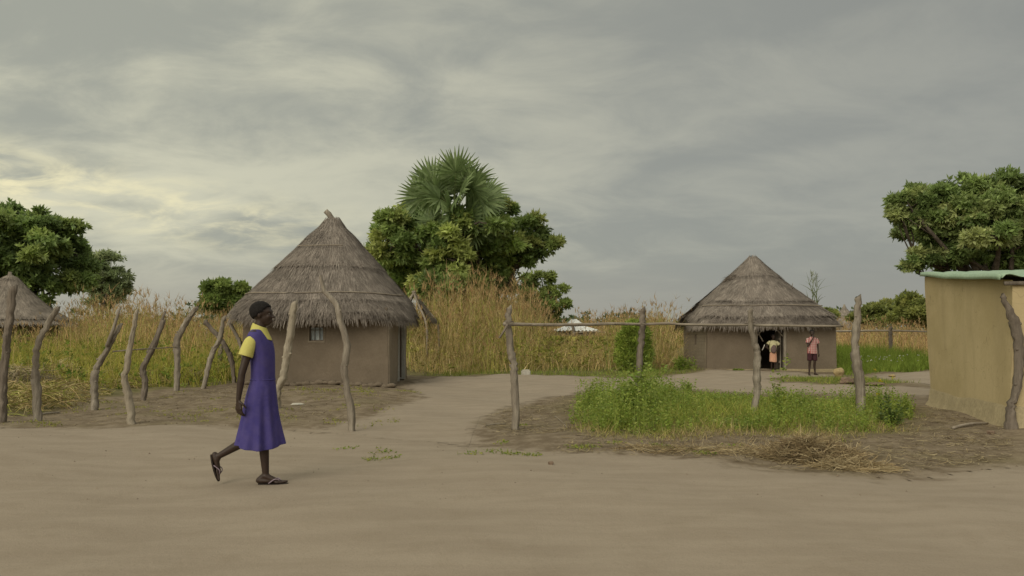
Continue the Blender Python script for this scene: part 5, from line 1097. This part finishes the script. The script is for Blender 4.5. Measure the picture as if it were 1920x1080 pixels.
# --- the boy by the wall (faces the camera)
def to_world(root, ang):  # small helper for figures modelled facing -Y
    return None
Yk = 25.9; bx_ = W2(1523, Yk); bz = gz(bx_, Yk)+.004; boy = empty('person', (bx_, Yk, gz(bx_, Yk))); tag(boy, 'person in red checked shirt and maroon shorts by the hut wall, hand at mouth', 'person')
def b_(x, y, z): return (bx_+x, Yk+y, bz+z)
bm = bmesh.new(); at_b = head_shape(bm, b_(-.01, -.01, 1.375), .96, (-.12, -1, -.05))
Cx(bm, b_(0, .01, 1.20), b_(-.008, 0, 1.31), .046, .044); Cx(bm, b_(-.11, .01, 1.17), b_(.11, .01, 1.17), .046, .046); Cx(bm, b_(0, 0, 1.10), b_(0, 0, .86), .078, .072, 16, ((1, 0, 0), 1.4)); Cx(bm, b_(-.03, 0, .80), b_(.03, 0, .80), .085, .085)
Cx(bm, b_(-.145, .01, 1.15), b_(-.175, -.09, .94), .036, .027); Cx(bm, b_(-.175, -.09, .94), b_(-.035, -.16, 1.20), .028, .018); arm_hand(bm, b_(-.035, -.16, 1.20), (.15, .12, 1), (.1, 1, 0), (1, 0, 0), .85, .5)
Cx(bm, b_(.145, .01, 1.15), b_(.195, .02, .91), .036, .027); Cx(bm, b_(.195, .02, .91), b_(.20, -.03, .70), .027, .018); arm_hand(bm, b_(.20, -.03, .70), (0, -.1, -1), (-1, -.2, 0), (-.1, -1, 0), .85, .4)
for k, (kx, fx) in ((-1, (-.085, -.095)), (1, (.075, .095))):
    Cx(bm, b_(k*.07, 0, .76), b_(kx, -.02, .42), .066, .042); Cx(bm, b_(kx, -.01, .42), b_(kx, .012, .29), .042, .039); Cx(bm, b_(kx, .012, .29), b_(fx, .01, .08), .037, .025)
    foot(bm, b_(fx, .05, .008), b_(fx, .012, .075), b_(fx+k*.05, -.17, .006), (0, 0, 1), (-k*.97, 0, 0), .92)
link('body', fuse(bm, .008, 3), 'skin', boy); eyes_hair(boy, at_b, .96, (-.12, -1, -.05))
cloth_loft('checked_shirt', 'check', boy, [(bx_, Yk, bz+.70, .158, .118, .03), (bx_, Yk, bz+.72, .157, .117, .03), (bx_, Yk, bz+.85, .145, .108, .02), (bx_, Yk, bz+1.0, .146, .106, .01), (bx_, Yk, bz+1.12, .152, .098, 0), (bx_, Yk+.01, bz+1.19, .140, .074, 0), (bx_, Yk+.01, bz+1.225, .095, .06, 0), (bx_, Yk+.01, bz+1.245, .06, .052, 0)], 48, .005)
sleeve(boy, 'check', b_(-.125, .01, 1.18), b_(-.175, -.04, 1.035), .052, .060); sleeve(boy, 'check', b_(.125, .01, 1.18), b_(.190, .01, 1.03), .052, .060)
for k in (-1, 1): cloth_loft('shorts_leg', 'maroon', boy, [(bx_+k*.083, Yk, bz+.47, .078, .082, .03), (bx_+k*.08, Yk, bz+.60, .080, .085, .02), (bx_+k*.07, Yk, bz+.74, .085, .092, .01), (bx_+k*.055, Yk, bz+.82, .085, .092, 0)], 36, .004)

# --- the child in the doorway
Yc = 27.75; cx0 = W2(1449.5, Yc); cz = .077; kid = empty('person', (cx0, Yc, cz)); tag(kid, 'person in a pale yellow top and peach wrap skirt standing in the dark doorway', 'person')
def c_(x, y, z): return (cx0+x, Yc+y, cz+z)
bm = bmesh.new(); at_c = head_shape(bm, c_(.0, -.01, 1.145), .88, (.1, -1, -.05))
Cx(bm, c_(0, .01, .98), c_(0, 0, 1.09), .040, .038); Cx(bm, c_(-.10, .01, .965), c_(.10, .01, .965), .041, .041); Cx(bm, c_(0, 0, .90), c_(0, 0, .70), .070, .066, 16, ((1, 0, 0), 1.35)); Cx(bm, c_(-.03, 0, .63), c_(.03, 0, .63), .08, .08)
Cx(bm, c_(-.125, .0, .95), c_(-.235, -.03, .80), .031, .024); Cx(bm, c_(-.155, -.03, .70), c_(-.30, -.10, .78), .024, .016); Cx(bm, c_(-.235, -.03, .80), c_(-.155, -.03, .70), .024, .024); arm_hand(bm, c_(-.30, -.10, .78), (-.9, -.1, .25), (0, -1, 0), (.1, 0, 1), .8, 1.0)
Cx(bm, c_(.125, .0, .95), c_(.225, .02, .78), .031, .024); Cx(bm, c_(.225, .02, .78), c_(.11, -.09, .66), .024, .016); arm_hand(bm, c_(.11, -.09, .66), (-1, -.2, -.1), (0, 1, -.2), (0, 0, 1), .8, .6)
for k in (-1, 1):
    Cx(bm, c_(k*.06, 0, .60), c_(k*.055, -.02, .33), .06, .038); Cx(bm, c_(k*.055, -.015, .33), c_(k*.055, .0, .065), .036, .023); foot(bm, c_(k*.055, .04, .004), c_(k*.055, .008, .06), c_(k*.075, -.15, .004), (0, 0, 1), (-k*.97, 0, 0), .82)
link('body', fuse(bm, .0075, 3), 'skin', kid); eyes_hair(kid, at_c, .88, (.1, -1, -.05))
cloth_loft('blouse', 'cream', kid, [(cx0, Yc, cz+.60, .125, .10, .02), (cx0, Yc, cz+.70, .122, .098, .015), (cx0, Yc, cz+.85, .128, .092, .005), (cx0, Yc, cz+.94, .135, .082, 0), (cx0, Yc+.01, cz+.985, .115, .064, 0), (cx0, Yc+.01, cz+1.015, .065, .048, 0)], 44, .005)
sleeve(kid, 'cream', c_(-.10, .0, .975), c_(-.20, -.02, .875), .048, .060); sleeve(kid, 'cream', c_(.10, .0, .975), c_(.20, .01, .865), .048, .060)
cloth_loft('wrap_skirt', 'peach', kid, [(cx0, Yc, cz+.27, .125, .11, .04), (cx0, Yc, cz+.29, .125, .11, .04), (cx0, Yc, cz+.45, .125, .108, .03), (cx0, Yc, cz+.60, .112, .10, .015), (cx0, Yc, cz+.66, .10, .09, 0)], 44, .005)
bm = bmesh.new(); ball(bm, c_(-.02, -.12, .70), (.105, .065, .135)); ball(bm, c_(.0, -.11, .80), (.07, .05, .06)); me = fuse(bm, .012, 4); bu = link('cloth_bundle', me, 'bundle'); own_origin(bu, c_(-.02, -.12, .57)); tag(bu, 'brown cloth bundle held at the belly of the person in the doorway', 'bundle')
st = MB().tube([c_(-.42, -.125, .67), c_(-.37, -.125, .77), c_(-.33, -.125, .87)], .014, seg=8).build('stick', 'stone'); own_origin(st, c_(-.37, -.125, .77)); tag(st, 'short pale stick held out by the person in the doorway', 'stick')
